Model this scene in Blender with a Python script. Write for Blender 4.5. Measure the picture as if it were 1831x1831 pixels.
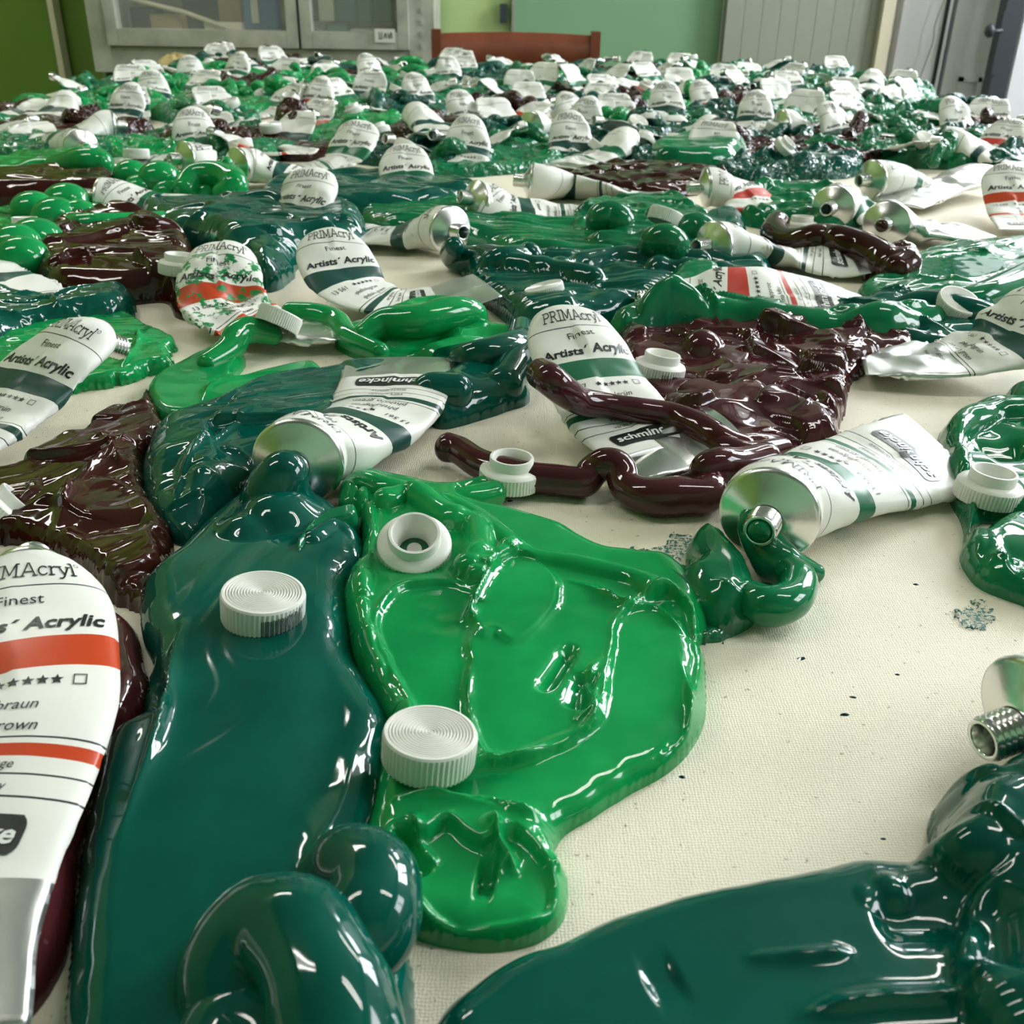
import bpy, bmesh, math, random
import numpy as np
from mathutils import Vector, Matrix, Euler

C = bpy.context.scene
COL = C.collection
for o in list(bpy.data.objects): bpy.data.objects.remove(o)

# ---------------------------------------------------------------- camera, world, lights, exposure
H = 0.163                       # lens above the canvas
FPX = 1831.0
PITCH, ROLL = math.radians(27.9), math.radians(0.9)
R_CAM = (Matrix.Rotation(math.pi/2 - PITCH, 3, 'X') @ Matrix.Rotation(ROLL, 3, 'Z'))
cam_data = bpy.data.cameras.new('camera')
cam = bpy.data.objects.new('camera', cam_data); COL.objects.link(cam)
cam.matrix_world = Matrix.Translation((0, 0, H)) @ R_CAM.to_4x4()
cam_data.sensor_width = 36; cam_data.lens = 36.0
cam_data.clip_start = 0.005; cam_data.clip_end = 50
cam_data.dof.use_dof = True; cam_data.dof.focus_distance = 0.34; cam_data.dof.aperture_fstop = 38
C.camera = cam
C.view_settings.view_transform = 'Standard'; C.view_settings.look = 'None'
C.view_settings.gamma = 1; C.view_settings.use_curve_mapping = False
C.view_settings.exposure = 0.42

w = bpy.data.worlds.new('world'); C.world = w; w.use_nodes = True
w.node_tree.nodes['Background'].inputs[0].default_value = (0.80, 0.92, 1.0, 1)
w.node_tree.nodes['Background'].inputs[1].default_value = 0.55

def area(name, loc, target, sx, sy, power, col):
    l = bpy.data.lights.new(name, 'AREA'); l.shape = 'RECTANGLE'; l.size = sx; l.size_y = sy
    l.energy = power; l.color = col
    o = bpy.data.objects.new(name, l); COL.objects.link(o); o.location = loc
    o.rotation_euler = (Vector(target) - Vector(loc)).to_track_quat('-Z', 'Y').to_euler()
    return o
# daylight entering through the windows of the right-hand wall; the transom light on the back wall is added
area('daylight_window', (2.36, 2.30, 1.05), (0, 1.3, 0.1), 0.85, 1.1, 66, (0.90, 0.96, 1.0))
area('added_transom_light', (1.50, 3.20, 1.30), (0, 0.9, 0.1), 1.15, 0.32, 28, (0.92, 0.97, 1.0))  # invented source out of view, added for sparkle on the right-hand paint
area('daylight_window_near', (2.36, 0.3, 1.05), (0, 0.3, 0.1), 1.0, 0.7, 20, (0.93, 0.97, 1.0))

# ---------------------------------------------------------------- pixel <-> place
def ray(px, py):
    d = R_CAM @ Vector(((px - 915.5) / FPX, -(py - 915.5) / FPX, -1.0))
    return d
def at(px, py, z=0.0):
    d = ray(px, py); t = (z - H) / d.z
    return Vector((d.x*t, d.y*t, z))
def atY(px, py, Y):
    d = ray(px, py); t = Y / d.y
    return Vector((d.x*t, Y, H + d.z*t))

# ---------------------------------------------------------------- materials
def new_mat(name):
    m = bpy.data.materials.new(name); m.use_nodes = True
    return m, m.node_tree, m.node_tree.nodes['Principled BSDF']
def simple(name, col, rough=0.5, metal=0.0, spec=0.5, bump=None, vary=None, emit=None):
    m, nt, b = new_mat(name)
    b.inputs['Base Color'].default_value = (*col, 1); b.inputs['Roughness'].default_value = rough
    b.inputs['Metallic'].default_value = metal; b.inputs['Specular IOR Level'].default_value = spec
    tc = nt.nodes.new('ShaderNodeTexCoord')
    if bump:
        n = nt.nodes.new('ShaderNodeTexNoise'); n.inputs['Scale'].default_value = bump[0]; n.inputs['Detail'].default_value = 4
        nt.links.new(tc.outputs['Object'], n.inputs['Vector'])
        bp = nt.nodes.new('ShaderNodeBump'); bp.inputs['Strength'].default_value = bump[1]; bp.inputs['Distance'].default_value = bump[2]
        nt.links.new(n.outputs['Fac'], bp.inputs['Height']); nt.links.new(bp.outputs['Normal'], b.inputs['Normal'])
    if vary:
        n = nt.nodes.new('ShaderNodeTexNoise'); n.inputs['Scale'].default_value = vary[0]; n.inputs['Detail'].default_value = 3
        nt.links.new(tc.outputs['Object'], n.inputs['Vector'])
        r = nt.nodes.new('ShaderNodeValToRGB')
        r.color_ramp.elements[0].position = .35; r.color_ramp.elements[1].position = .68
        r.color_ramp.elements[0].color = (*col, 1); r.color_ramp.elements[1].color = (*vary[1], 1)
        nt.links.new(n.outputs['Fac'], r.inputs['Fac']); nt.links.new(r.outputs['Color'], b.inputs['Base Color'])
    if emit:
        b.inputs['Emission Color'].default_value = (*emit[0], 1); b.inputs['Emission Strength'].default_value = emit[1]
    return m

M = {}
def paint_mat(name, c1, c2, rough=0.055):
    m = simple(name, c1, rough, 0, 0.5, vary=(45, c2))
    b = m.node_tree.nodes['Principled BSDF']; b.inputs['IOR'].default_value = 1.5
    return m
M['bright'] = paint_mat('bright_green_paint', (0.003, 0.235, 0.060), (0.006, 0.30, 0.075))
M['emerald'] = paint_mat('emerald_paint', (0.004, 0.125, 0.052), (0.003, 0.18, 0.062))
M['teal'] = paint_mat('deep_teal_paint', (0.000, 0.062, 0.044), (0.001, 0.082, 0.058))
M['dteal'] = paint_mat('dark_teal_paint', (0.002, 0.030, 0.024), (0.002, 0.045, 0.034))
M['brown'] = paint_mat('dark_brown_paint', (0.026, 0.0040, 0.0028), (0.040, 0.007, 0.0045))
M['maroon'] = paint_mat('maroon_brown_paint', (0.046, 0.009, 0.011), (0.062, 0.013, 0.015))
M['cap'] = simple('white_cap_plastic', (0.80, 0.79, 0.74), 0.38, bump=(900, .15, .0002))
M['alu'] = simple('brushed_aluminium', (0.78, 0.78, 0.76), 0.26, 1.0, bump=(700, .12, .0002))
M['alu_thread'] = simple('threaded_aluminium', (0.80, 0.80, 0.78), 0.2, 1.0)
M['ink'] = simple('black_ink', (0.012, 0.014, 0.014), 0.35)
M['ink_soft'] = simple('grey_ink', (0.05, 0.05, 0.05), 0.4)
M['whiteink'] = simple('white_ink', (0.8, 0.8, 0.78), 0.35)

def math_node(nt, op, a, b):
    n = nt.nodes.new('ShaderNodeMath'); n.operation = op
    for i, v in enumerate((a, b)):
        if isinstance(v, (int, float)): n.inputs[i].default_value = v
        elif v is not None: nt.links.new(v, n.inputs[i])
    return n.outputs[0]

def label_mat(name, band, smear=None, silver=93):
    """white lacquered tube: printed bands and rules, bare foil at the tail. UV.x = mm from the shoulder / 110"""
    m, nt, b = new_mat(name)
    uv = nt.nodes.new('ShaderNodeUVMap'); uv.uv_map = 'uv'
    sep = nt.nodes.new('ShaderNodeSeparateXYZ'); nt.links.new(uv.outputs[0], sep.inputs[0])
    u = math_node(nt, 'MULTIPLY', sep.outputs[0], 110.0)
    white = (0.80, 0.79, 0.74, 1); dark = (0.02, 0.025, 0.025, 1)
    stops = [(0, white), (13.6, dark), (13.95, white), (33, (*band, 1)), (43, white), (61.6, dark), (61.9, white),
             (63.5, (*band, 1)), (66.2, white), (70.2, dark), (70.5, white), (75.0, dark), (75.3, white)]
    r = nt.nodes.new('ShaderNodeValToRGB'); r.color_ramp.interpolation = 'CONSTANT'
    cr = r.color_ramp
    while len(cr.elements) > 1: cr.elements.remove(cr.elements[-1])
    cr.elements[0].position = 0; cr.elements[0].color = white
    for p, c in stops[1:]:
        e = cr.elements.new(p/110.0); e.color = c
    un = math_node(nt, 'DIVIDE', u, 110.0)
    nt.links.new(un, r.inputs[0])
    col = r.outputs[0]
    sil = math_node(nt, 'GREATER_THAN', u, float(silver))
    mx = nt.nodes.new('ShaderNodeMix'); mx.data_type = 'RGBA'
    nt.links.new(sil, mx.inputs[0]); nt.links.new(col, mx.inputs[6]); mx.inputs[7].default_value = (0.76, 0.76, 0.74, 1)
    col = mx.outputs[2]
    if smear:
        tc = nt.nodes.new('ShaderNodeTexCoord')
        n = nt.nodes.new('ShaderNodeTexNoise'); n.inputs['Scale'].default_value = smear[1]; n.inputs['Detail'].default_value = 8; n.inputs['Roughness'].default_value = .72
        nt.links.new(tc.outputs['Object'], n.inputs['Vector'])
        g = math_node(nt, 'GREATER_THAN', n.outputs['Fac'], smear[2])
        lo = math_node(nt, 'GREATER_THAN', u, smear[3]); hi = math_node(nt, 'LESS_THAN', u, smear[4])
        g = math_node(nt, 'MULTIPLY', math_node(nt, 'MULTIPLY', g, lo), hi)
        m2 = nt.nodes.new('ShaderNodeMix'); m2.data_type = 'RGBA'
        nt.links.new(g, m2.inputs[0]); nt.links.new(col, m2.inputs[6]); m2.inputs[7].default_value = (*smear[0], 1)
        col = m2.outputs[2]
    nt.links.new(col, b.inputs['Base Color'])
    nt.links.new(sil, b.inputs['Metallic'])
    b.inputs['Roughness'].default_value = 0.34; b.inputs['Specular IOR Level'].default_value = .35
    return m
BANDS = {'orange': (0.50, 0.055, 0.014), 'teal': (0.012, 0.062, 0.05), 'green': (0.012, 0.13, 0.06), 'red': (0.50, 0.05, 0.035)}
for k, v in BANDS.items(): M['label_' + k] = label_mat(k + '_banded_label', v)
for k_ in ('bright', 'emerald', 'teal', 'brown', 'maroon'):
    src = M[k_]; c = src.copy(); c.name = src.name+'_rippled'; nt = c.node_tree; b = nt.nodes['Principled BSDF']
    tc = nt.nodes.new('ShaderNodeTexCoord'); n = nt.nodes.new('ShaderNodeTexNoise'); n.inputs['Scale'].default_value = 75; n.inputs['Detail'].default_value = 3; n.inputs['Distortion'].default_value = .6
    nt.links.new(tc.outputs['Object'], n.inputs['Vector']); bp = nt.nodes.new('ShaderNodeBump'); bp.inputs['Strength'].default_value = .8; bp.inputs['Distance'].default_value = .010
    nt.links.new(n.outputs['Fac'], bp.inputs['Height']); nt.links.new(bp.outputs['Normal'], b.inputs['Normal']); M[k_+'_r'] = c
M['label_teal_short'] = label_mat('teal_banded_label_short', BANDS['teal'], None, 64)
M['label_smeared'] = label_mat('paint_smeared_label', BANDS['orange'], ((0.01, 0.22, 0.06), 130, 0.53, 12, 60))
M['label_speck'] = label_mat('speckled_label', BANDS['teal'], ((0.01, 0.13, 0.06), 90, 0.64, 5, 90))

def dry_mat():
    m = simple('dry_brushed_paint', (0.03, 0.14, 0.12), .6); nt = m.node_tree; b = nt.nodes['Principled BSDF']
    tc = nt.nodes.new('ShaderNodeTexCoord'); n = nt.nodes.new('ShaderNodeTexNoise'); n.inputs['Scale'].default_value = 900; n.inputs['Detail'].default_value = 3
    nt.links.new(tc.outputs['Object'], n.inputs['Vector']); nt.links.new(math_node(nt, 'GREATER_THAN', n.outputs['Fac'], .53), b.inputs['Alpha']); return m
M['dry'] = dry_mat()
# canvas: cream primed weave with pinholes and crumbs
def canvas_mat():
    m, nt, b = new_mat('primed_canvas')
    tc = nt.nodes.new('ShaderNodeTexCoord')
    n = nt.nodes.new('ShaderNodeTexNoise'); n.inputs['Scale'].default_value = 9; n.inputs['Detail'].default_value = 3
    nt.links.new(tc.outputs['Object'], n.inputs['Vector'])
    r = nt.nodes.new('ShaderNodeValToRGB')
    r.color_ramp.elements[0].color = (0.80, 0.735, 0.58, 1); r.color_ramp.elements[1].color = (0.84, 0.78, 0.64, 1)
    nt.links.new(n.outputs['Fac'], r.inputs[0])
    sp = nt.nodes.new('ShaderNodeTexNoise'); sp.inputs['Scale'].default_value = 620; sp.inputs['Detail'].default_value = 2
    nt.links.new(tc.outputs['Object'], sp.inputs['Vector'])
    spr = nt.nodes.new('ShaderNodeValToRGB')
    spr.color_ramp.elements[0].position = .22; spr.color_ramp.elements[0].color = (0.40, 0.35, 0.26, 1)
    spr.color_ramp.elements[1].position = .31; spr.color_ramp.elements[1].color = (1, 1, 1, 1)
    nt.links.new(sp.outputs['Fac'], spr.inputs[0])
    mx = nt.nodes.new('ShaderNodeMix'); mx.data_type = 'RGBA'; mx.blend_type = 'MULTIPLY'; mx.inputs[0].default_value = 1
    nt.links.new(r.outputs[0], mx.inputs[6]); nt.links.new(spr.outputs[0], mx.inputs[7])
    nt.links.new(mx.outputs[2], b.inputs['Base Color'])
    w1 = nt.nodes.new('ShaderNodeTexWave'); w1.inputs['Scale'].default_value = 420; w1.inputs['Distortion'].default_value = 5.0; w1.inputs['Detail Scale'].default_value = 2
    w2 = nt.nodes.new('ShaderNodeTexWave'); w2.inputs['Scale'].default_value = 420; w2.inputs['Distortion'].default_value = 5.0; w2.bands_direction = 'Y'
    for x in (w1, w2): nt.links.new(tc.outputs['Object'], x.inputs['Vector'])
    s = math_node(nt, 'ADD', w1.outputs['Fac'], w2.outputs['Fac'])
    n3 = nt.nodes.new('ShaderNodeTexNoise'); n3.inputs['Scale'].default_value = 260; nt.links.new(tc.outputs['Object'], n3.inputs['Vector'])
    s = math_node(nt, 'ADD', s, math_node(nt, 'MULTIPLY', n3.outputs['Fac'], 2.2))
    bp = nt.nodes.new('ShaderNodeBump'); bp.inputs['Strength'].default_value = 0.22; bp.inputs['Distance'].default_value = 0.0003
    nt.links.new(s, bp.inputs['Height']); nt.links.new(bp.outputs['Normal'], b.inputs['Normal'])
    b.inputs['Roughness'].default_value = 0.55
    return m
M['canvas'] = canvas_mat()

# ---------------------------------------------------------------- mesh helpers
def mesh_obj(name, verts, faces, mat, parent=None, smooth=True, uv=None, origin=None, mats=None, midx=None):
    verts = np.asarray(verts, dtype=float)
    if origin is None and parent is None and len(verts):
        lo, hi = verts.min(0), verts.max(0); origin = ((lo[0]+hi[0])/2, (lo[1]+hi[1])/2, lo[2])
    if origin is not None: verts = verts - np.array(origin)
    me = bpy.data.meshes.new(name)
    me.from_pydata(verts.tolist(), [], [tuple(int(i) for i in f) for f in faces])
    for m in (mats or [mat]): me.materials.append(m)
    if smooth: me.polygons.foreach_set('use_smooth', [True]*len(me.polygons))
    if midx is not None: me.polygons.foreach_set('material_index', midx)
    if uv is not None:
        l = me.uv_layers.new(name='uv'); vi = np.zeros(len(me.loops), dtype=int); me.loops.foreach_get('vertex_index', vi)
        l.data.foreach_set('uv', np.asarray(uv)[vi].ravel())
    me.update()
    o = bpy.data.objects.new(name, me); COL.objects.link(o)
    if parent is not None: o.parent = parent
    if origin is not None and parent is None: o.location = origin
    return o
def tag(o, label=None, cat=None, group=None, kind=None):
    if label: o['label'] = label
    if cat: o['category'] = cat
    if group: o['group'] = group
    if kind: o['kind'] = kind
    return o
def empty(name, loc=(0, 0, 0), rot=(0, 0, 0)):
    o = bpy.data.objects.new(name, None); COL.objects.link(o); o.location = loc; o.rotation_euler = rot
    o.empty_display_size = .01
    return o
class MB:
    def __init__(s): s.v = []; s.f = []
    def add(s, v, f):
        n = len(s.v); s.v += [tuple(p) for p in v]; s.f += [tuple(i+n for i in q) for q in f]; return s
    def box(s, x0, x1, y0, y1, z0, z1):
        v = [(x, y, z) for x in (x0, x1) for y in (y0, y1) for z in (z0, z1)]
        return s.add(v, [(0,1,3,2),(4,6,7,5),(0,4,5,1),(2,3,7,6),(0,2,6,4),(1,5,7,3)])
    def prism(s, quad, d):
        """quad of 4 points pushed along vector d"""
        q = [Vector(p) for p in quad]; v = q + [p+Vector(d) for p in q]
        return s.add(v, [(0,1,2,3),(7,6,5,4),(0,4,5,1),(1,5,6,2),(2,6,7,3),(3,7,4,0)])
    def lathe(s, prof, n=48, axis=None, org=(0,0,0), mod=None):
        """prof: (r,z) list; axis: 3x3 matrix columns"""
        A = axis or Matrix.Identity(3); O = Vector(org); v = []
        for j, (r, z) in enumerate(prof):
            for i in range(n):
                a = 2*math.pi*i/n; rr = r*(mod(j, i) if mod else 1)
                v.append(O + A @ Vector((rr*math.cos(a), rr*math.sin(a), z)))
        f = [(j*n+i, j*n+(i+1) % n, (j+1)*n+(i+1) % n, (j+1)*n+i) for j in range(len(prof)-1) for i in range(n)]
        return s.add(v, f)
    def sweep(s, pts, rad, n=12):
        """round rope along pts with radii; closed round ends"""
        P = [Vector(p) for p in pts]; k = len(P)
        up = Vector((0, 0, 1)); v = []; rings = 0
        t = (P[1]-P[0]).normalized(); side = t.cross(up)
        if side.length < 1e-4: side = Vector((1, 0, 0))
        side.normalize(); frames = []
        for i in range(k):
            t = (P[min(i+1, k-1)] - P[max(i-1, 0)]).normalized()
            side = (side - t*side.dot(t)).normalized(); frames.append((t, side, t.cross(side)))
        def ring(c, r, fr):
            nonlocal rings
            for j in range(n):
                a = 2*math.pi*j/n; v.append(c + fr[1]*(r*math.cos(a)) + fr[2]*(r*math.sin(a)))
            rings += 1
        for a in (85, 60, 35, 15):
            a = math.radians(a); ring(P[0] - frames[0][0]*rad[0]*math.sin(a)*.8, rad[0]*math.cos(a), frames[0])
        for i in range(k): ring(P[i], rad[i], frames[i])
        for a in (15, 35, 60, 85):
            a = math.radians(a); ring(P[-1] + frames[-1][0]*rad[-1]*math.sin(a)*.8, rad[-1]*math.cos(a), frames[-1])
        f = [(j*n+i, j*n+(i+1) % n, (j+1)*n+(i+1) % n, (j+1)*n+i) for j in range(rings-1) for i in range(n)]
        f.append(tuple(range(n))[::-1]); f.append(tuple((rings-1)*n+i for i in range(n)))
        return s.add(v, f)
    def build(s, name, mat, parent=None, smooth=False, **k): return mesh_obj(name, s.v, s.f, mat, parent, smooth, **k)

def auto_smooth(o, ang=35):
    """sharp edges by angle, no operators"""
    bm = bmesh.new(); bm.from_mesh(o.data)
    for e in bm.edges:
        if len(e.link_faces) == 2 and e.calc_face_angle(0) > math.radians(ang): e.smooth = False
    for f in bm.faces: f.smooth = True
    bm.to_mesh(o.data); bm.free(); return o

def cr_spline(P, n, closed=False):
    """Catmull-Rom resample to about n points, P: (k,d)"""
    P = np.asarray(P, float); k = len(P)
    if closed: Q = np.vstack([P[-1:], P, P[:2]]); segs = k
    else: Q = np.vstack([2*P[:1]-P[1:2], P, 2*P[-1:]-P[-2:-1]]); segs = k-1
    per = max(2, int(math.ceil(n/segs))); out = []
    for i in range(segs):
        a, b, c, d = Q[i], Q[i+1], Q[i+2], Q[i+3]
        for t in np.arange(per)/per:
            out.append(.5*((2*b)+(-a+c)*t+(2*a-5*b+4*c-d)*t*t+(-a+3*b-3*c+d)*t**3))
    if not closed: out.append(P[-1])
    return np.array(out)

# numpy noise
_tab = {}
def vnoise(x, y, seed=0):
    if seed not in _tab: _tab[seed] = np.random.RandomState(seed).rand(128, 128)*2-1
    T = _tab[seed]; xi = np.floor(x).astype(int); yi = np.floor(y).astype(int); fx = x-xi; fy = y-yi
    fx = fx**3*(fx*(fx*6-15)+10); fy = fy**3*(fy*(fy*6-15)+10)
    a = T[xi % 128, yi % 128]; b = T[(xi+1) % 128, yi % 128]; c = T[xi % 128, (yi+1) % 128]; d = T[(xi+1) % 128, (yi+1) % 128]
    return (a*(1-fx)+b*fx)*(1-fy)+(c*(1-fx)+d*fx)*fy
def fbm(x, y, seed=0, oct=3):
    r = 0; a = 1; t = 0
    for i in range(oct): r = r+a*vnoise(x*2**i+i*7.3, y*2**i+i*3.1, seed+i); t += a; a *= .5
    return r/t
def seg_dist(X, Y, P, closed=False):
    """distance to polyline, and parameter 0..1 along it"""
    P = np.asarray(P, float)[:, :2]; n = len(P); best = np.full(X.shape, 1e9); par = np.zeros(X.shape)
    m = n if closed else n-1
    for i in range(m):
        a = P[i]; b = P[(i+1) % n]; ab = b-a; L = ab@ab+1e-14
        t = np.clip(((X-a[0])*ab[0]+(Y-a[1])*ab[1])/L, 0, 1)
        d = np.hypot(X-a[0]-t*ab[0], Y-a[1]-t*ab[1]); q = d < best
        best = np.where(q, d, best); par = np.where(q, (i+t)/m, par)
    return best, par
def inside(X, Y, P):
    P = np.asarray(P, float)[:, :2]; n = len(P); r = np.zeros(X.shape, bool)
    for i in range(n):
        x0, y0 = P[i]; x1, y1 = P[(i+1) % n]
        if y0 == y1: continue
        c = ((y0 > Y) != (y1 > Y)) & (X < (x1-x0)*(Y-y0)/(y1-y0)+x0)
        r ^= c
    return r
def sdf(X, Y, P):
    d, _ = seg_dist(X, Y, P, True)
    return np.where(inside(X, Y, P), d, -d)

# ---------------------------------------------------------------- paint
FIELDS = []
def gz(x, y):
    z = 0.0
    for (x0, y0, r, Z) in FIELDS:
        i = int(round((x-x0)/r)); j = int(round((y-y0)/r))
        if 0 <= i < Z.shape[0] and 0 <= j < Z.shape[1]: z = max(z, Z[i, j])
    return z
def W(pts, z=0.0):
    return np.array([at(p[0], p[1], z)[:] for p in pts])

class Paint:
    def __init__(s): s.mb = MB()
    def field(s, outline, T, edge=None, feats=(), res=.0008, wav=(0.0012, 0.018), streak=None, wrinkle=None, rag=0.0006, seed=0, world=False, base=0.0, zmap=.35, creases=None, facets=None, tm=.10):
        P = np.asarray(outline, float) if world else W(outline, T*zmap)[:, :2]
        P = cr_spline(P, max(60, len(P)*5), True)[:, :2]
        edge = edge or T*.9
        lo = P.min(0)-.003; hi = P.max(0)+.003
        nx = int((hi[0]-lo[0])/res)+2; ny = int((hi[1]-lo[1])/res)+2
        X, Y = np.meshgrid(lo[0]+np.arange(nx)*res, lo[1]+np.arange(ny)*res, indexing='ij')
        d0 = sdf(X, Y, P) + .0007*fbm(X/.012, Y/.012, seed+50, 2); d = d0
        if rag > .0008: d = d0 + rag*(fbm(X/.006, Y/.006, seed+51, 3) + .5*fbm(X/.0018, Y/.0018, seed+60, 2))
        t = np.clip((d0*.6+d*.4)/edge, 0, 1); t = np.where(d > 0, np.maximum(t, .04), 0); prof = np.sqrt(np.clip(1-(1-t)**2, 0, 1))
        h = T*(1+tm*vnoise(X/.035, Y/.035, seed+3)) + wav[0]*fbm(X/wav[1], Y/wav[1], seed+1, 2)
        if streak:
            ang, amp, ac, al = streak; ca, sa = math.cos(ang), math.sin(ang)
            a = X*ca+Y*sa; b = -X*sa+Y*ca
            wob = .3*vnoise(a/.03, b/.03, seed+9)
            h = h + amp*fbm(a/al, b/ac+wob*2, seed+5, 3)
        if wrinkle:
            amp, sc = wrinkle
            q = 1-np.abs(fbm(X/sc+2*vnoise(X/.02, Y/.02, seed+13), Y/sc, seed+11, 2))*2.2
            q2 = 1-np.abs(fbm(X/sc*.55+5, Y/sc*.8+9, seed+17, 2))*2.4
            h = h + amp*(np.sign(q)*np.abs(q)**1.6*.6+q2*.6-.6)
        if facets:          # palette-knife plates: (cell size, step, tilt)
            rn = np.random.RandomState(seed+77); cs, st_, tl = facets
            gx_ = np.arange(lo[0]-cs, hi[0]+cs, cs); gy_ = np.arange(lo[1]-cs, hi[1]+cs, cs)
            num = np.zeros(X.shape); den = np.zeros(X.shape); Xw = X+.25*cs*vnoise(X/cs*1.6, Y/cs*1.6, seed+71); Yw = Y+.25*cs*vnoise(X/cs*1.6+9, Y/cs*1.6, seed+72)
            m_ = np.full(X.shape, 1e9); cells = []
            for a_ in gx_:
                for b_ in gy_:
                    c_ = (a_+rn.rand()*cs, b_+rn.rand()*cs); dd = np.hypot((Xw-c_[0])*.8, (Yw-c_[1])*1.25); m_ = np.minimum(m_, dd); cells.append((c_, rn.randn(), rn.randn()*tl, rn.randn()*tl))
            for (c_, s0, t1, t2) in cells:
                dd = np.hypot((Xw-c_[0])*.8, (Yw-c_[1])*1.25); w_ = np.exp(-(dd-m_)/(res*.9)); w_[dd > m_+res*6] = 0
                num += w_*(s0*st_+(X-c_[0])*t1+(Y-c_[1])*t2); den += w_
            h = h+num/den
        if creases:
            rn = random.Random(seed+7); cn, cw_, chh, cl = creases; lst = []
            for _ in range(cn*4):
                if len(lst) >= cn: break
                cx, cy = rn.uniform(lo[0], hi[0]), rn.uniform(lo[1], hi[1])
                i_ = int((cx-lo[0])/res); j_ = int((cy-lo[1])/res)
                if not (0 <= i_ < nx and 0 <= j_ < ny) or d[i_, j_] < edge*.5: continue
                a_ = rn.uniform(-.9, .9)+(streak[0] if streak else 0); q_ = []
                for _k in range(4): q_.append((cx, cy)); cx += cl/3*math.cos(a_); cy += cl/3*math.sin(a_); a_ += rn.uniform(-.7, .7)
                lst.append(q_)
            for q_ in lst:
                Q = cr_spline(np.array(q_), 12); dd, pr = seg_dist(X, Y, Q); fade = np.clip(np.minimum(pr, 1-pr)*4, 0, 1)
                if rn.random() < .6: h = h+chh*rn.uniform(.5, 1.2)*np.exp(-dd/cw_)*fade
                else:
                    sd_ = np.tanh((inside(X, Y, q_)*2-1)*dd/cw_); h = h+chh*.7*sd_*np.exp(-(dd/(cw_*5))**2)*fade
        for ft in feats:
            k = ft[0]
            if k in ('rope', 'ridge', 'dent'):
                Q = np.asarray(ft[1], float) if world else W(ft[1], T)[:, :2]
                if len(Q) > 2: Q = cr_spline(Q, len(Q)*5)
                dd, pr = seg_dist(X, Y, Q)
                fade = np.clip(np.minimum(pr, 1-pr)*4, 0, 1); fade = fade*fade*(3-2*fade)
                if k == 'rope':
                    r, lift = ft[2], ft[3]; rr = r*(1+.15*vnoise(pr*9, pr*0, seed+21))
                    g = lift + np.sqrt(np.clip(rr*rr-dd*dd, 0, None))-np.clip(dd-rr, 0, None)*1.5
                    kk = r*.35; e = np.clip(.5+.5*(g-h)/kk, 0, 1)
                    h = h*(1-e)+g*e+kk*e*(1-e)*.6
                elif k == 'ridge':
                    wd, hg = ft[2], ft[3]; h = h + hg*np.exp(-dd/wd)*fade*(1+.5*vnoise(X/.014, Y/.014, seed+31))
                else:
                    wd, hg = ft[2], ft[3]; h = h - hg*np.exp(-(dd/wd)**2)*fade
            elif k == 'flat':
                Q = np.asarray(ft[1], float) if world else W(ft[1], T)[:, :2]
                Q = cr_spline(Q, len(Q)*5, True)
                dq = sdf(X, Y, Q)+.0011*fbm(X/.012, Y/.012, seed+41)
                wblend = .0022; e = np.clip(.5+dq/wblend, 0, 1); e = e*e*(3-2*e)
                lev = ft[2] + .0006*fbm(X/.02, Y/.02, seed+43)
                h = h*(1-e)+lev*e + ft[3]*np.clip(.6+1.1*vnoise(X/.016, Y/.016, seed+45), 0, 1.4)*np.exp(-(np.abs(dq+.0008)/.0009))
            elif k == 'blob':
                c = np.asarray(ft[1], float) if world else W([ft[1]], T)[0]
                r, lift = ft[2], ft[3]; dd = np.hypot(X-c[0], Y-c[1])
                g = lift+np.sqrt(np.clip(r*r-dd*dd, 0, None))-np.clip(dd-r, 0, None)*2
                kk = r*.25; e = np.clip(.5+.5*(g-h)/kk, 0, 1); h = h*(1-e)+g*e+kk*e*(1-e)*.6
        Z = np.clip(h, .0008, None)*prof
        Z = np.where(d > 0, Z, 0)
        FIELDS.append((lo[0], lo[1], res, Z+base))
        inn = d > 0
        # snap the outer ring of vertices to the rim
        gx, gy = np.gradient(d, res); gl = np.maximum(np.hypot(gx, gy), 1e-6)
        mv = np.clip(-d, 0, res*1.6)
        X2 = np.where(inn, X, X+gx/gl*mv); Y2 = np.where(inn, Y, Y+gy/gl*mv)
        cell = inn[:-1, :-1] | inn[1:, :-1] | inn[:-1, 1:] | inn[1:, 1:]
        use = np.zeros(inn.shape, bool)
        for a in (0, 1):
            for b in (0, 1): use[a:nx-1+a, b:ny-1+b] |= cell
        idx = -np.ones(inn.shape, int); idx[use] = np.arange(use.sum())
        V = np.stack([X2[use], Y2[use], (Z+base)[use]-.0002*(~inn[use])], 1)
        ci, cj = np.nonzero(cell)
        F = np.stack([idx[ci, cj], idx[ci+1, cj], idx[ci+1, cj+1], idx[ci, cj+1]], 1)
        s.mb.add(V.tolist(), F.tolist())
        return s
    def rope(s, pts, r, n=14, per=8, seed=0, world=False):
        """pts: (px, py, z_mm) or world; r: radius (m) or list per point"""
        P = [Vector(p) for p in pts] if world else [at(p[0], p[1], p[2]*.001) for p in pts]
        rr = r if isinstance(r, (list, tuple)) else [r]*len(P)
        A = np.array([[*p, q] for p, q in zip(P, rr)]); B = cr_spline(A, len(P)*per)
        rad = [max(.0006, b[3]*(1+.07*float(vnoise(np.array(i*.13), np.array(.5), seed+2)))) for i, b in enumerate(B)]
        s.mb.sweep(B[:, :3], rad, n); return s
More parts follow.
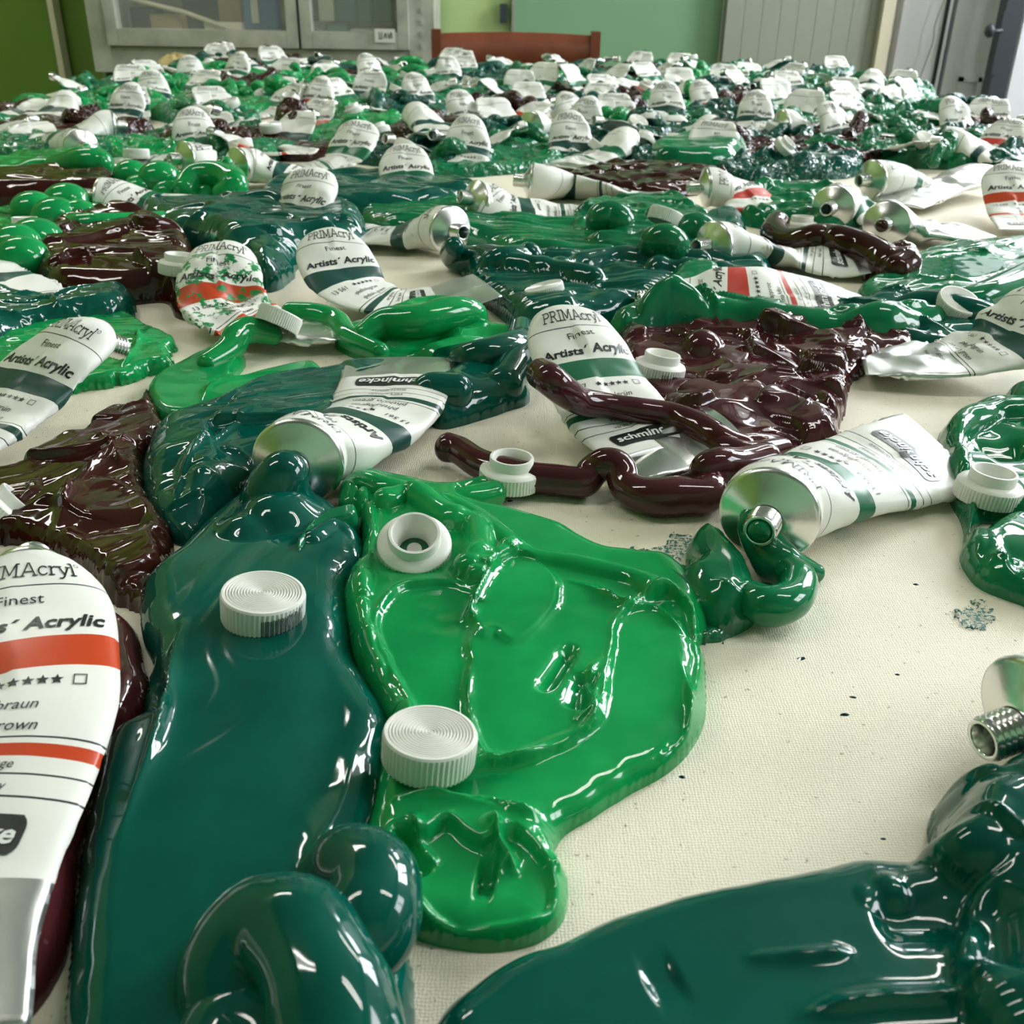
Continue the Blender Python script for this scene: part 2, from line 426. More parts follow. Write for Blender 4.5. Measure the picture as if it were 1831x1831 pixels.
    def blobm(s, p, r, sq=.8, world=False):
        c = Vector(p) if world else at(p[0], p[1], p[2]*.001)
        s.mb.lathe([(max(1e-5, r*math.cos(a)), r*sq*math.sin(a)) for a in np.linspace(-math.pi/2, math.pi/2, 13)], 20, org=c); return s
    def done(s, name, mat, label, cat='paint', group=None):
        o = s.mb.build(name, M[mat], smooth=True); return tag(o, label, cat, group)

# ---------------------------------------------------------------- tubes of paint
D = 0.030; PER = math.pi*D
def ell_a(b):
    lo, hi = D/2, D*.8
    for _ in range(30):
        a = (lo+hi)/2; p = math.pi*(3*(a+b)-math.sqrt((3*a+b)*(a+3*b)))
        lo, hi = (a, hi) if p < PER else (lo, a)
    return a
def section(b, n):
    a = ell_a(b); t = np.linspace(0, 2*math.pi, 361)
    x = a*np.cos(t); y = b*np.sin(t)
    # start at the top centre (t=90deg) so index runs round from the label centre
    x = np.roll(x[:-1], -90); y = np.roll(y[:-1], -90); x = np.append(x, x[0]); y = np.append(y, y[0])
    L = np.concatenate([[0], np.cumsum(np.hypot(np.diff(x), np.diff(y)))]); q = np.linspace(0, L[-1], n+1)[:-1]
    return np.interp(q, L, x), np.interp(q, L, y)

class Surf:
    """grid of points G[i,j]; i along the length (du mm each), j round the tube from the front centre"""
    def __init__(s, G, ulen): s.G = G; s.ul = ulen; s.ni, s.nj = G.shape[:2]
    def p(s, u, wd):            # u, wd in mm; wd 0 = front centre, positive to the reader's right
        i = np.interp(u, s.ul, np.arange(s.ni)); j = (wd*s.ws/1000/PER*s.nj) % s.nj
        i0 = int(min(i, s.ni-2)); j0 = int(j); fi = i-i0; fj = j-j0; j0 %= s.nj; j1 = (j0+1) % s.nj
        G = s.G; a = G[i0, j0]*(1-fj)+G[i0, j1]*fj; b = G[i0+1, j0]*(1-fj)+G[i0+1, j1]*fj
        return a*(1-fi)+b*fi
    def q(s, u, wd, off=.00012):
        c = s.p(u, wd); a = s.p(u+.4, wd)-s.p(max(u-.4, 0), wd); b = s.p(u, wd+.4)-s.p(u, wd-.4)
        n = np.cross(a, b); l = np.linalg.norm(n)
        n = n/l if l > 0 else np.array([0, 0, 1.])
        return c - n*off*s.sgn
    sgn = 1; ws = 1

# --- lettering
def strokes_to_mesh(strokes, wd):
    mb = MB()
    for st in strokes:
        st = [Vector((p[0], p[1])) for p in st]
        for a, b in zip(st[:-1], st[1:]):
            d = (b-a)
            if d.length < 1e-6: continue
            L_ = d.length; k = max(1, int(L_/.6)); d.normalize(); n = Vector((-d.y, d.x))*wd/2; a2 = a-d*wd*.3; L_ += wd*.6
            vs = []
            for i in range(k+1): c = a2+d*(L_*i/k); vs += [(*(c-n), 0), (*(c+n), 0)]
            mb.add(vs, [(2*i, 2*i+2, 2*i+3, 2*i+1) for i in range(k)])
    return mb.v, mb.f
def arc(cx, cy, rx, ry, a0, a1, n=8):
    return [(cx+rx*math.cos(math.radians(a0+(a1-a0)*i/n)), cy+ry*math.sin(math.radians(a0+(a1-a0)*i/n))) for i in range(n+1)]
SER = {  # slab-serif capitals and small letters: strokes in units of the cap height, advance width
 'P': ([[(.14,0),(.14,1)], [(0,0),(.32,0)], [(0,1),(.14,1),(.45,1)]+arc(.45,.75,.2,.25,90,-90)+[(.14,.5)]], .74),
 'R': ([[(.14,0),(.14,1)], [(0,0),(.3,0)], [(0,1),(.14,1),(.42,1)]+arc(.42,.76,.2,.24,90,-90)+[(.14,.52)], [(.4,.52),(.66,0),(.8,0)]], .84),
 'I': ([[(.18,0),(.18,1)], [(.02,0),(.34,0)], [(.02,1),(.34,1)]], .42),
 'M': ([[(0,1),(.16,1),(.5,.15),(.84,1),(1.0,1)], [(.14,0),(.14,1)], [(.86,0),(.86,1)], [(0,0),(.28,0)], [(.72,0),(1.0,0)]], 1.08),
 'A': ([[(.1,0),(.42,1),(.5,1),(.82,0)], [(.24,.33),(.68,.33)], [(0,0),(.22,0)], [(.7,0),(.94,0)]], .98),
 'c': ([arc(.3,.34,.26,.34,45,320,12)], .62),
 'r': ([[(.12,0),(.12,.66)], [(0,0),(.28,0)], [(0,.66),(.12,.66)], [(.12,.4),(.2,.58),(.32,.66),(.44,.62)]], .50),
 'y': ([[(.06,.66),(.32,.05)], [(.6,.66),(.28,-.2),(.18,-.3),(.06,-.28)], [(-.02,.66),(.2,.66)], [(.48,.66),(.7,.66)]], .68),
 'l': ([[(.16,0),(.16,1.02)], [(.02,0),(.3,0)], [(.02,1.02),(.16,1.02)]], .34),
}
def serif_text(s, size, wd=.095):
    x = 0; st = []
    for ch in s:
        g, adv = SER[ch]; st += [[((p[0]+x)*size, p[1]*size) for p in k] for k in g]; x += adv
    tot = x*size
    rg = [[(tot+.14*size+.13*size*math.cos(a*math.pi/6), .95*size+.13*size*math.sin(a*math.pi/6)) for a in range(13)]]
    v, f = strokes_to_mesh(st, wd*size); v2, f2 = strokes_to_mesh(rg, .035*size); n = len(v)
    v = [(p[0]-tot/2, p[1]) for p in v+v2]; f = f+[tuple(i+n for i in q) for q in f2]
    return v, f
_txt = {}
def font_text(s, size, bold=0, shear=0, align='CENTER', space=1.0):
    key = (s, size, bold, shear, align, space)
    if key in _txt: return _txt[key]
    c = bpy.data.curves.new('lettering', 'FONT'); c.body = s; c.size = 1; c.offset = bold; c.shear = shear
    c.align_x = align; c.resolution_u = 2; c.space_character = space
    o = bpy.data.objects.new('lettering', c); COL.objects.link(o)
    dg = bpy.context.evaluated_depsgraph_get(); me = o.evaluated_get(dg).to_mesh()
    k = size/.72            # size = cap height
    v = [(p.co.x*k, p.co.y*k) for p in me.vertices]; f = [tuple(p.vertices) for p in me.polygons]
    o.evaluated_get(dg).to_mesh_clear(); bpy.data.objects.remove(o); bpy.data.curves.remove(c)
    _txt[key] = (v, f); return v, f
def star(cx, cy, r):
    v = [(cx+r*(1 if i % 2 == 0 else .42)*math.cos(math.pi/2+i*math.pi/5), cy+r*(1 if i % 2 == 0 else .42)*math.sin(math.pi/2+i*math.pi/5)) for i in range(10)]
    return v, [tuple(range(10))]
def put_text(mb, surf, vf, u, wd=0.0, off=.00022):
    """baseline at u mm; letter tops towards the neck (smaller u)"""
    v, f = vf; mb.add([surf.q(u-p[1], wd+p[0], off) for p in v], f)
def patch(surf, u0, u1, w0, w1, off, n=8, round_=1.2):
    vs = []; 
    for i in range(n+1):
        for j in range(n+1):
            uu = u0+(u1-u0)*i/n; k = 1-.10*abs(2*i/n-1)**4
            ww = (w0+w1)/2+(w1-w0)/2*(2*j/n-1)*k
            vs.append(surf.q(uu, ww, off))
    return vs, [(i*(n+1)+j, i*(n+1)+j+1, (i+1)*(n+1)+j+1, (i+1)*(n+1)+j) for i in range(n) for j in range(n)]

NAMES = {'orange': ('rotbraun', 'red brown', 'brun rouge'), 'red': ('krapprot', 'madder', 'garance'),
         'teal': ('phthalogrün', 'phthalo green', 'vert phtalo'), 'green': ('orientalgrün', 'oriental green', 'vert oriental')}
NUMS = {'orange': '13 680', 'red': '13 344', 'teal': '13 561', 'green': '13 557'}

def tube(label, spine, band='teal', mat=None, roll=None, crumple=.0010, seed=0, res=(64, 56), text=2, shoulder=True,
         neck_paint=None, world=False, flip=False, cap_len=110, group='empty paint tubes on the canvas', dents=(), name='paint_tube', dome=(.55, .026), logo=True):
    """spine: (px,py,z_mm,b_mm) shoulder -> tail. roll: list of degrees per spine point"""
    pts = [Vector(p[:3]) for p in spine] if world else [at(p[0], p[1], p[2]*.001) for p in spine]
    bs = [p[3]*.001 for p in spine]; roll = roll or [0]*len(pts)
    A = np.array([[*p, b, math.radians(r)] for p, b, r in zip(pts, bs, roll)])
    B = cr_spline(A, res[0]*2); S = np.concatenate([[0], np.cumsum(np.linalg.norm(np.diff(B[:, :3], axis=0), axis=1))])
    L = S[-1]; q = np.linspace(0, L, res[0]); B = np.stack([np.interp(q, S, B[:, k]) for k in range(5)], 1)
    nj = res[1]; G = np.zeros((res[0], nj, 3)); up = Vector((0, 0, 1)); side = None
    rnd = random.Random(seed); folds = [(rnd.uniform(-1, 1), rnd.uniform(-1, 1), rnd.random(), rnd.uniform(.5, 1)) for _ in range(7)]
    for i in range(res[0]):
        t = Vector(B[min(i+1, res[0]-1), :3]-B[max(i-1, 0), :3]).normalized()
        s = t.cross(up)
        if s.length < .2: s = side or Vector((1, 0, 0))
        s.normalize()
        if side is not None and s.dot(side) < 0: s = -s
        side = s.copy(); nrm = s.cross(t).normalized()
        ca, sa = math.cos(B[i, 4]), math.sin(B[i, 4]); s2 = s*ca+nrm*sa; n2 = nrm*ca-s*sa
        if i == 0: first = (t.copy(), s2.copy(), n2.copy())
        x, y = section(max(B[i, 3], .0004), nj)
        if bs[0] < .0115 and shoulder and q[i] < dome[1]:      # flattened head: rounded corners where the shoulder folds in
            x = x*(dome[0]+(1-dome[0])*math.sqrt(max(0, 1-(1-q[i]/dome[1])**2)))
        u = q[i]; fade = min(1, u/.018)*min(1, (L-u)/.012+.15)
        for j in range(nj):
            wv = j/nj; nx, ny = x[j], y[j]
            ln = math.hypot(nx, ny)+1e-9
            wr = wv if wv < .5 else wv-1
            sgn_side = 1 if ny >= 0 else -1
            dsp = 0
            for (a, b, ph, am) in folds:
                z = a*u/.022+b*abs(wr)*8/2.2+ph+(.3 if wr < 0 else 0)
                dsp += am*(abs((z % 1)-.5)*4-1)
            dsp *= crumple*fade*.42
            for (du, dw, rad, dep) in dents:
                k = math.hypot((u*1000-du), (wr*PER*1000+dw))/rad
                if k < 1.6: dsp -= dep*.001*math.exp(-k*k*2)
            p = Vector(B[i, :3])+s2*nx+n2*ny+n2*dsp*sgn_side*(1 if B[i, 3] > .003 else .7)+s2*(dsp*.3*nx/ln)
            G[i, j] = p[:]
    if flip: G = G[:, ::-1]
    # never below the canvas
    G[:, :, 2] = np.maximum(G[:, :, 2], .0004)
    base = Vector((float(G[:, :, 0].mean()), float(G[:, :, 1].mean()), float(G[:, :, 2].min())))
    root = empty(name, base); tag(root, label, 'paint tube', group)
    G = G-np.array(base[:]); ul = q*1000*110.0/cap_len
    surf = Surf(G, ul)
    ctr = G.mean(1); k = res[0]//2
    # orientation sign for printed offset
    c0 = surf.p(ul[k], 0); a = surf.p(ul[k]+.4, 0)-surf.p(ul[k]-.4, 0); b = surf.p(ul[k], .4)-surf.p(ul[k], -.4)
    # reader's right: with the letters' tops toward the neck and seen from outside
    out = c0-ctr[k]
    if np.dot(np.cross(b, -a), out) < 0: surf.ws = -1; b = -b
    surf.sgn = -1 if np.dot(np.cross(a, b), out) > 0 else 1
    V = G.reshape(-1, 3); UV = np.zeros((len(V), 2))
    UV[:, 0] = np.repeat(ul, nj)/110.0; UV[:, 1] = np.tile(np.arange(nj)/nj, res[0])
    F = [(i*nj+j, i*nj+(j+1) % nj, (i+1)*nj+(j+1) % nj, (i+1)*nj+j) for i in range(res[0]-1) for j in range(nj)]
    # pressed crimp closing the tail
    n0 = (res[0]-1)*nj
    F += [(n0+j, n0+j+1, n0+nj-1-j, n0+(nj-j) % nj) for j in range(1, nj//2-1)]
    body = mesh_obj('tube_body', V, F, M[mat or 'label_'+band], root, uv=UV, origin=(0, 0, 0)); body.location = (0, 0, 0)
    # shoulder + neck
    if shoulder:
        t, s2, n2 = first; Ax = Matrix((s2, n2, -t)).transposed()
        if Ax.determinant() < 0: Ax = Matrix((-s2, n2, -t)).transposed()
        o0 = pts[0]-base; r = D/2
        b0 = bs[0]; a0 = ell_a(b0)*(dome[0] if b0 < .0115 else 1)
        mb = MB(); prof = [(r*1.012, -.0012), (r*1.025, .0), (r*1.0, .0009), (r*.93, .0014), (r*.6, .0035), (.0062, .0052), (.0052, .0054)]
        mb.lathe(prof, 48, Ax, o0); 
        # squash with the body's first section
        for i_, p in enumerate(mb.v):
            d = Vector(p)-o0; x = d.dot(s2); y = d.dot(n2); z = d.dot(t)
            f = min(1, math.hypot(x, y)/r); mb.v[i_] = tuple(o0+s2*(x*(1+(a0/r-1)*f))+n2*(y*(1+(b0/r-1)*f))+t*z)
        sh = mb.build('shoulder', M['alu'], root, smooth=True, origin=(0, 0, 0)); sh.location = (0, 0, 0); tag(sh, 'bare aluminium shoulder')
        nb = MB(); pr = [(.0052, .005)]
        for k_ in range(5):
            z = .0055+k_*.0016; pr += [(.0046, z), (.0052, z+.0005), (.0052, z+.0009), (.0046, z+.0014)]
        pr += [(.0048, .0138), (.0046, .0142), (.0038, .0142), (.0036, .0138), (.0036, .004)]
        nb.lathe(pr, 32, Ax, o0)
        nk = nb.build('neck', M['alu_thread'], root, smooth=True, origin=(0, 0, 0)); nk.location = (0, 0, 0)
        if neck_paint:
            pb = MB().lathe([(.0037, .010), (.0037, .0135), (.003, .0150), (.0015, .0158), (.00001, .016)], 24, Ax, o0)
            pp = pb.build('paint_plug', M[neck_paint], root, smooth=True, origin=(0, 0, 0)); pp.location = (0, 0, 0)
        else:
            pb = MB().lathe([(.0036, .009), (.00001, .009)], 24, Ax, o0)
            pp = pb.build('mouth', M['dteal'], root, origin=(0, 0, 0)); pp.location = (0, 0, 0)
    maxu = ul[-1]
    if text:
        mb = MB(); S_ = surf
        put_text(mb, S_, serif_text('PRIMAcryl', 4.6), 10.8)
        put_text(mb, S_, font_text('Finest', 3.5), 20.5)
        put_text(mb, S_, font_text('Artists´ Acrylic', 4.5, .028, .18), 30)
        for k_ in range(5): put_text(mb, S_, star(3.5+3.0*k_-6, 1.3, 1.5), 49)
        if maxu > 56:
            sq = strokes_to_mesh([[(13, 0), (15.6, 0), (15.6, 2.6), (13, 2.6), (13, 0)]], .25); put_text(mb, S_, ([p[:2] for p in sq[0]], sq[1]), 49)
        if maxu > 85 and text > 1:
            nm = NAMES.get(band, NAMES['teal'])
            put_text(mb, S_, font_text(NUMS.get(band, '13 561'), 2.8), 49, -13)
            put_text(mb, S_, font_text(nm[0], 2.8, 0, .15), 55.2)
            put_text(mb, S_, font_text(nm[1], 2.8, 0, .15), 60.6)
            put_text(mb, S_, font_text(nm[2], 2.2, 0, .15), 69.5)
            put_text(mb, S_, font_text('verde orientale' if band == 'green' else 'finest quality', 2.0, 0, .15), 74.3)
        mb.build('lettering', M['ink'], root, origin=(0, 0, 0)).location = (0, 0, 0)
        if maxu > 88 and text > 1 and logo:
            v, f = patch(S_, 79, 88, -15, 15, .0002, 10)
            MB().add(v, f).build('logo_panel', M['ink'], root, origin=(0, 0, 0)).location = (0, 0, 0)
            mb = MB(); put_text(mb, S_, font_text('schmincke', 4.6, .025, .2), 85.3, 0, .00042)
            mb.build('logo_lettering', M['whiteink'], root, origin=(0, 0, 0)).location = (0, 0, 0)
    if 'v' in DEBUG: print('TUBE', label[:40], 'len %.0f mm' % (L*1000))
    return root
DEBUG = ''

# ---------------------------------------------------------------- caps
def cap_meshes(kind, ribs=56):
    """returns [(part name, MB)] for a screw cap, base at z=0. kind 'top' = closed ringed face up, 'open' = collar up"""
    R = .0110; out = []
    n = ribs*4
    def knurl(j, i): return 1.0 if (i % 4) in (0, 1) else .972
    def flat(j, i): return 1.0
    if kind == 'top':
        sk = MB(); sk.lathe([(R*.90, 0), (R*.97, .0), (R*.99, .0006), (R, .0068), (R*.985, .0074)], n, mod=lambda j, i: knurl(j, i) if 1 <= j <= 3 else 1)
        out.append(('knurled_skirt', sk))
        tp = MB(); pr = [(R*.985, .0074), (R*.96, .0080), (R*.90, .0081), (R*.885, .0077)]
        k = 13
        for i in range(k):
            r0 = R*.87*(1-i/k); st = R*.87/k
            pr += [(r0, .0074), (max(r0-st*.35, 1e-5), .0080), (max(r0-st*.6, 1e-5), .0080), (max(r0-st*.9, 1e-5), .0074)]
        tp.lathe(pr, 72); out.append(('ringed_top', tp))
    else:
        sk = MB(); sk.lathe([(R*.90, 0), (R*.985, .0003), (R, .001), (R, .0052), (R*.985, .0058)], n, mod=lambda j, i: knurl(j, i) if 1 <= j <= 3 else 1)
        sk.lathe([(R*.985, .0058), (R*.93, .0066), (R*.78, .0071), (R*.70, .0072)], 72)
        out.append(('knurled_skirt', sk))
        cl = MB(); c = R*.70
        cl.lathe([(c, .0068), (c, .0104), (c*.97, .0108), (c*.88, .0108), (c*.84, .0104), (c*.80, .0090), (c*.66, .0070), (c*.60, .0030), (c*.58, .0022)], 72)
        out.append(('collar', cl))
        fl = MB(); fl.lathe([(c*.60, .0022), (c*.42, .0022), (c*.40, .0027), (1e-5, .0027)], 48); out.append(('inner_disc', fl))
    return out
CAPS = {}
def cap(label, px, py, kind='top', tilt=(0, 0), rot=0, z=None, mark=None, group='white screw caps lying in the paint', inner=None, sc=1.0, lift=0):
    if kind not in CAPS: CAPS[kind] = [(n, m.v, m.f) for n, m in cap_meshes(kind)]
    p = at(px, py, 0.006)
    for _ in range(4):
        zz = z*.001 if z is not None else gz(p.x, p.y); p = at(px, py, zz+.004)
    root = empty('screw_cap', (p.x, p.y, zz+lift*.001), (math.radians(tilt[0]), math.radians(tilt[1]), math.radians(rot)))
    root.scale = (sc, sc, sc)
    tag(root, label, 'cap', group)
    for n, v, f in CAPS[kind]:
        m = M['cap'] if n != 'inner_disc' or not inner else M[inner]
        if n == 'inner_disc' and inner:
            o = mesh_obj('paint_ring', v, f, m, root, origin=(0, 0, 0)); o.location = (0, 0, 0)
            o2 = MB().lathe([(.0022, .0029), (1e-5, .0029)], 32).build('seal_disc', M['cap'], root, origin=(0, 0, 0)); o2.location = (0, 0, 0)
        else:
            o = mesh_obj(n, v, f, m, root, origin=(0, 0, 0)); o.location = (0, 0, 0); auto_smooth(o, 40)
    if mark: mark(root)
    return root
def copy_tree(o, parent=None):
    c = o.copy(); COL.objects.link(c); c.parent = parent
    for ch in list(o.children): copy_tree(ch, c)
    return c

def TW(px, py, z, offs):
    """tube spine: shoulder centre at a pixel, then (dx, dy, z, b) millimetre offsets along the canvas"""
    p = at(px, py, z*.001); return [(p.x+o[0]*.001, p.y+o[1]*.001, o[2]*.001, o[3]) for o in offs]
# ================================================================ the room
FLOOR = -0.76; CEIL = 1.95; YB = 3.35; XL = -2.3; XR = 2.45; YN = -1.6
def struct(name, mb, mat, **k):
    o = mb.build(name, mat, **k); o['kind'] = 'structure'; return o
M['green_l'] = simple('olive_green_wall', (0.15, 0.27, 0.035), .55, vary=(3, (0.12, 0.22, 0.03)), bump=(60, .2, .002))
M['green_b'] = simple('soft_green_wall', (0.19, 0.36, 0.20), .6, vary=(2, (0.17, 0.33, 0.18)), bump=(60, .2, .002))
M['green_p'] = simple('pale_green_wall', (0.46, 0.62, 0.26), .6, vary=(3, (0.42, 0.58, 0.25)))
M['ceil'] = simple('ceiling_paint', (0.17, 0.20, 0.17), .8)
M['floor'] = simple('floor_boards', (0.16, 0.12, 0.08), .5, vary=(6, (0.11, 0.08, 0.05)))
M['greywood'] = simple('grey_green_boards', (0.27, 0.29, 0.23), .6, bump=(30, .2, .002))
M['cream'] = simple('cream_trim', (0.74, 0.68, 0.52), .5)
M['whitepaint'] = simple('white_door_paint', (0.70, 0.71, 0.73), .42, bump=(25, .15, .002), vary=(5, (0.64, 0.65, 0.67)))
M['slate'] = simple('slate_painted_metal', (0.045, 0.055, 0.065), .4, .3)
M['steel'] = simple('weathered_grey_metal', (0.50, 0.50, 0.43), .5, .15, vary=(18, (0.34, 0.34, 0.29)), bump=(40, .3, .002))
M['blackmetal'] = simple('black_metal', (0.015, 0.017, 0.016), .4, .4)
M['wood'] = simple('reddish_chair_wood', (0.22, 0.062, 0.028), .35, vary=(14, (0.15, 0.04, 0.02)))
M['tablewood'] = simple('grey_table_edge', (0.30, 0.29, 0.25), .5)
def glassmat():
    m, nt, b = new_mat('dusty_glass')
    b.inputs['Base Color'].default_value = (0.8, 0.82, 0.74, 1); b.inputs['Roughness'].default_value = .35
    b.inputs['Alpha'].default_value = .12; return m
M['glass'] = glassmat()
for n, c in dict(paperbrown=(.50, .36, .18), bluebox=(.10, .24, .50), beige=(.80, .74, .56), darkshelf=(.08, .10, .10), tealbook=(.05, .20, .17),
                 greenbook=(.07, .24, .17), whitebox=(.72, .71, .64), pinkish=(.42, .30, .22), yellowcloth=(.50, .40, .16), navy=(.02, .025, .05), greybox=(.36, .40, .36)).items():
    M[n] = simple(n+'_surface', c, .6, bump=(50, .15, .002))

struct('floor', MB().box(XL-.1, XR+.1, YN-.1, YB+.6, FLOOR-.1, FLOOR), M['floor'])
struct('ceiling', MB().box(XL-.1, XR+.1, YN-.1, YB+.6, CEIL, CEIL+.1), M['ceil'])
struct('wall_left', MB().box(XL-.1, XL, YN, YB+.5, FLOOR, CEIL), M['green_l'])
struct('wall_near', MB().box(XL, XR, YN-.1, YN, FLOOR, CEIL), M['green_b'])
# right-hand wall with two window openings
wr = MB()
for (y0, y1, z0, z1) in ((YN, -.35, FLOOR, CEIL), (.95, 1.62, FLOOR, CEIL), (2.98, YB+.5, FLOOR, CEIL), (-.35, .95, FLOOR, .40), (-.35, .95, 1.70, CEIL), (1.62, 2.98, FLOOR, .40), (1.62, 2.98, 1.70, CEIL)):
    wr.box(XR, XR+.12, y0, y1, z0, z1)
struct('wall_right', wr, M['whitepaint'])
for n, (y0, y1) in enumerate(((1.62, 2.98), (-.35, .95))):
    fr = MB(); z0, z1 = .40, 1.70
    for (a, b_, c_, d) in ((y0, y0+.05, z0, z1), (y1-.05, y1, z0, z1), (y0, y1, z0, z0+.05), (y0, y1, z1-.05, z1), ((y0+y1)/2-.03, (y0+y1)/2+.03, z0, z1), (y0, y1, 1.22, 1.26)):
        fr.box(XR-.16, XR-.11, a, b_, c_, d)
    struct('window_%d' % (n+1), fr, M['whitepaint'])

# back wall, built in its runs from left to right
def xw(px, Y=YB, py=60): return atY(px, py, Y).x
bw = [(XL, xw(172), 'green_l'), (xw(172), xw(775), 'green_b'), (xw(775), xw(912), 'green_p'), (xw(912), xw(1288), 'green_b'), (xw(1288), XR, 'whitepaint')]
mb = MB(); mi = []
for x0, x1, m in bw:
    mb.box(x0, x1, YB, YB+.1, FLOOR, CEIL); mi += [[b[2] for b in bw].index(m)]*6
o = mesh_obj('wall_back', mb.v, mb.f, None, smooth=False, mats=[M[b[2]] for b in bw], midx=mi); o['kind'] = 'structure'
def slab(p0, p1, p2, p3, Y, th=.03):
    return [atY(*p0, Y), atY(*p1, Y), atY(*p2, Y), atY(*p3, Y)], (0, th, 0)
def up_box(mb, pxl, pyl, pxr, Y, z0=None, z1=CEIL, depth=.03, ztop=None):
    """upright box whose sides pass through the pixels at row pyl"""
    x0 = atY(pxl, pyl, Y).x; x1 = atY(pxr, pyl, Y).x
    return mb.box(x0, x1, Y, Y+depth, FLOOR if z0 is None else z0, z1 if ztop is None else ztop)
# olive green door leaf at far left with its white edge pipe
o = up_box(MB(), -90, 60, 92, YB-.06, depth=.045).build('door_1', M['green_l']); o['kind'] = 'structure'
o = up_box(MB(), 93, 60, 103, YB-.075, depth=.05).build('trim_1', M['cream']); o['kind'] = 'structure'
o = up_box(MB(), 915, 40, 921, YB-.03, depth=.03).build('trim_2', M['greywood']); o['kind'] = 'structure'
o = MB().box(xw(900)-.010, xw(900)+.010, YB-.03, YB, atY(900, 20, YB).z-.03, atY(900, 20, YB).z+.02).build('door_latch', M['slate']); tag(o, 'small dark latch on the pale green wall beside the cabinet', 'latch')
# grey-green boarded door (slightly ribbed) and cream jamb
d2 = MB(); xa, xb = xw(1290), xw(1572); n = 9
for i in range(n):
    w0 = xa+(xb-xa)*i/n; w1 = xa+(xb-xa)*(i+1)/n
    d2.box(w0+.0006, w1-.0006, YB-.05, YB, FLOOR, CEIL)
d2.box(xa, xb, YB-.048, YB-.001, FLOOR, CEIL)
struct('door_2', d2, M['greywood'])
struct('trim_3', up_box(MB(), 1573, 60, 1594, YB-.08, depth=.08), M['cream'])
# white double door with panels
d3 = MB(); x0, x1 = xw(1597), xw(1683); d3.box(x0, x1, YB-.05, YB, FLOOR, CEIL)
struct('door_3', d3, M['whitepaint'])
struct('trim_4', up_box(MB(), 1684, 60, 1689, YB-.06, depth=.03), M['blackmetal'])
d4 = MB(); x0, x1 = xw(1691), xw(1795)
d4.box(x0, x1, YB-.05, YB, FLOOR, CEIL)
for (za, zb) in ((-.62, -.10), (.12, .42), (.52, 1.2)):
    for k in (0, 1):
        a = x0+.05+k*0; 
    b0, b1 = x0+.045, x1-.06
    for (q0, q1, r0, r1) in ((b0, b1, za, za+.012), (b0, b1, zb-.012, zb), (b0, b0+.012, za, zb), (b1-.012, b1, za, zb)):
        d4.box(q0, q1, YB-.062, YB-.05, r0, r1)
dd = struct('door_4', d4, M['whitepaint'])
# thin wire hanging on the white door
wp = [atY(1690, -5, YB-.07), atY(1672, 45, YB-.07), atY(1668, 75, YB-.07), atY(1650, 125, YB-.07), atY(1636, 160, YB-.07)]
cw = MB(); cw.sweep(cr_spline([p[:] for p in wp], 30), [.0018]*len(cr_spline([p[:] for p in wp], 30)), 6)
tag(cw.build('wire', M['greywood'], smooth=True), 'thin wire hanging down the white door left of the dark gap', 'wire')
# dark slate post with latch plate and knob
post = empty('door_post', (atY(1800, 100, YB-.25).x, YB-.25, FLOOR)); tag(post, 'dark slate upright post with a knob, in front of the white doors', 'post')
Yp = YB-.25; a0 = atY(1790, 60, Yp).x-post.location.x; a1 = atY(1822, 60, Yp).x-post.location.x
MB().box(a0, a1, 0, .05, 0, CEIL-FLOOR-.02).build('upright', M['slate'], post, origin=(0, 0, 0))
zk = atY(1775, 55, Yp).z-FLOOR; xk = atY(1775, 55, Yp).x-post.location.x
MB().box(a0-.006, a0+.01, -.006, 0, zk-.11, zk+.05).build('latch_plate', M['slate'], post, origin=(0, 0, 0))
MB().box(a0-.008, a0+.012, -.008, 0, atY(1765, 205, Yp).z-FLOOR-.02, atY(1765, 195, Yp).z-FLOOR+.02).build('hinge', M['slate'], post, origin=(0, 0, 0))
kb = MB(); kb.lathe([(.005, 0), (.005, .02), (.016, .028), (.018, .036), (.012, .044), (1e-5, .045)], 24, Matrix(((0, 0, -1), (0, 1, 0), (1, 0, 0))), (a0, -.004, zk))
kb.build('knob', M['slate'], post, smooth=True, origin=(0, 0, 0))
struct('trim_5', MB().box(atY(1826, 60, YB-.2).x, XR, YB-.2, YB-.05, FLOOR, CEIL), M['whitepaint'])

tr = MB()  # made-up transom frame above the view, goes with the added sparkle light
for (a, b_, c_, d) in ((.90, 2.10, 1.02, 1.06), (.90, 2.10, 1.54, 1.58), (.90, .94, 1.02, 1.58), (2.06, 2.10, 1.02, 1.58), (1.48, 1.52, 1.02, 1.58)): tr.box(a, b_, YB-.20, YB-.17, c_, d)
struct('window_3', tr, M['whitepaint'])
# ceiling lamps: twin fluorescent tubes
M['lamp'] = simple('lit_tube', (1, 1, 1), .4, emit=((1.0, 0.96, 0.88), 30))
k = 0
for (lx, ly, ordn) in ((-1.25, .4, 'near left'), (1.25, .4, 'near right'), (-1.62, 2.6, 'far left'), (1.7, 2.6, 'far right')):
    lp = empty('ceiling_lamp', (lx, ly, CEIL-.09)); tag(lp, 'white twin-tube ceiling lamp above the table, %s' % ordn, 'lamp', 'ceiling lamps')
    MB().box(-.62, .62, -.10, .10, .03, .09).build('housing', M['whitepaint'], lp, origin=(0, 0, 0))
    for s in (-.06, .06):
        MB().lathe([(1e-5, -.58), (.014, -.58), (.014, .58), (1e-5, .58)], 14, Matrix(((0, 0, 1), (0, 1, 0), (1, 0, 0))), (0, s, .012)).build('lit_tube', M['lamp'], lp, smooth=True, origin=(0, 0, 0))

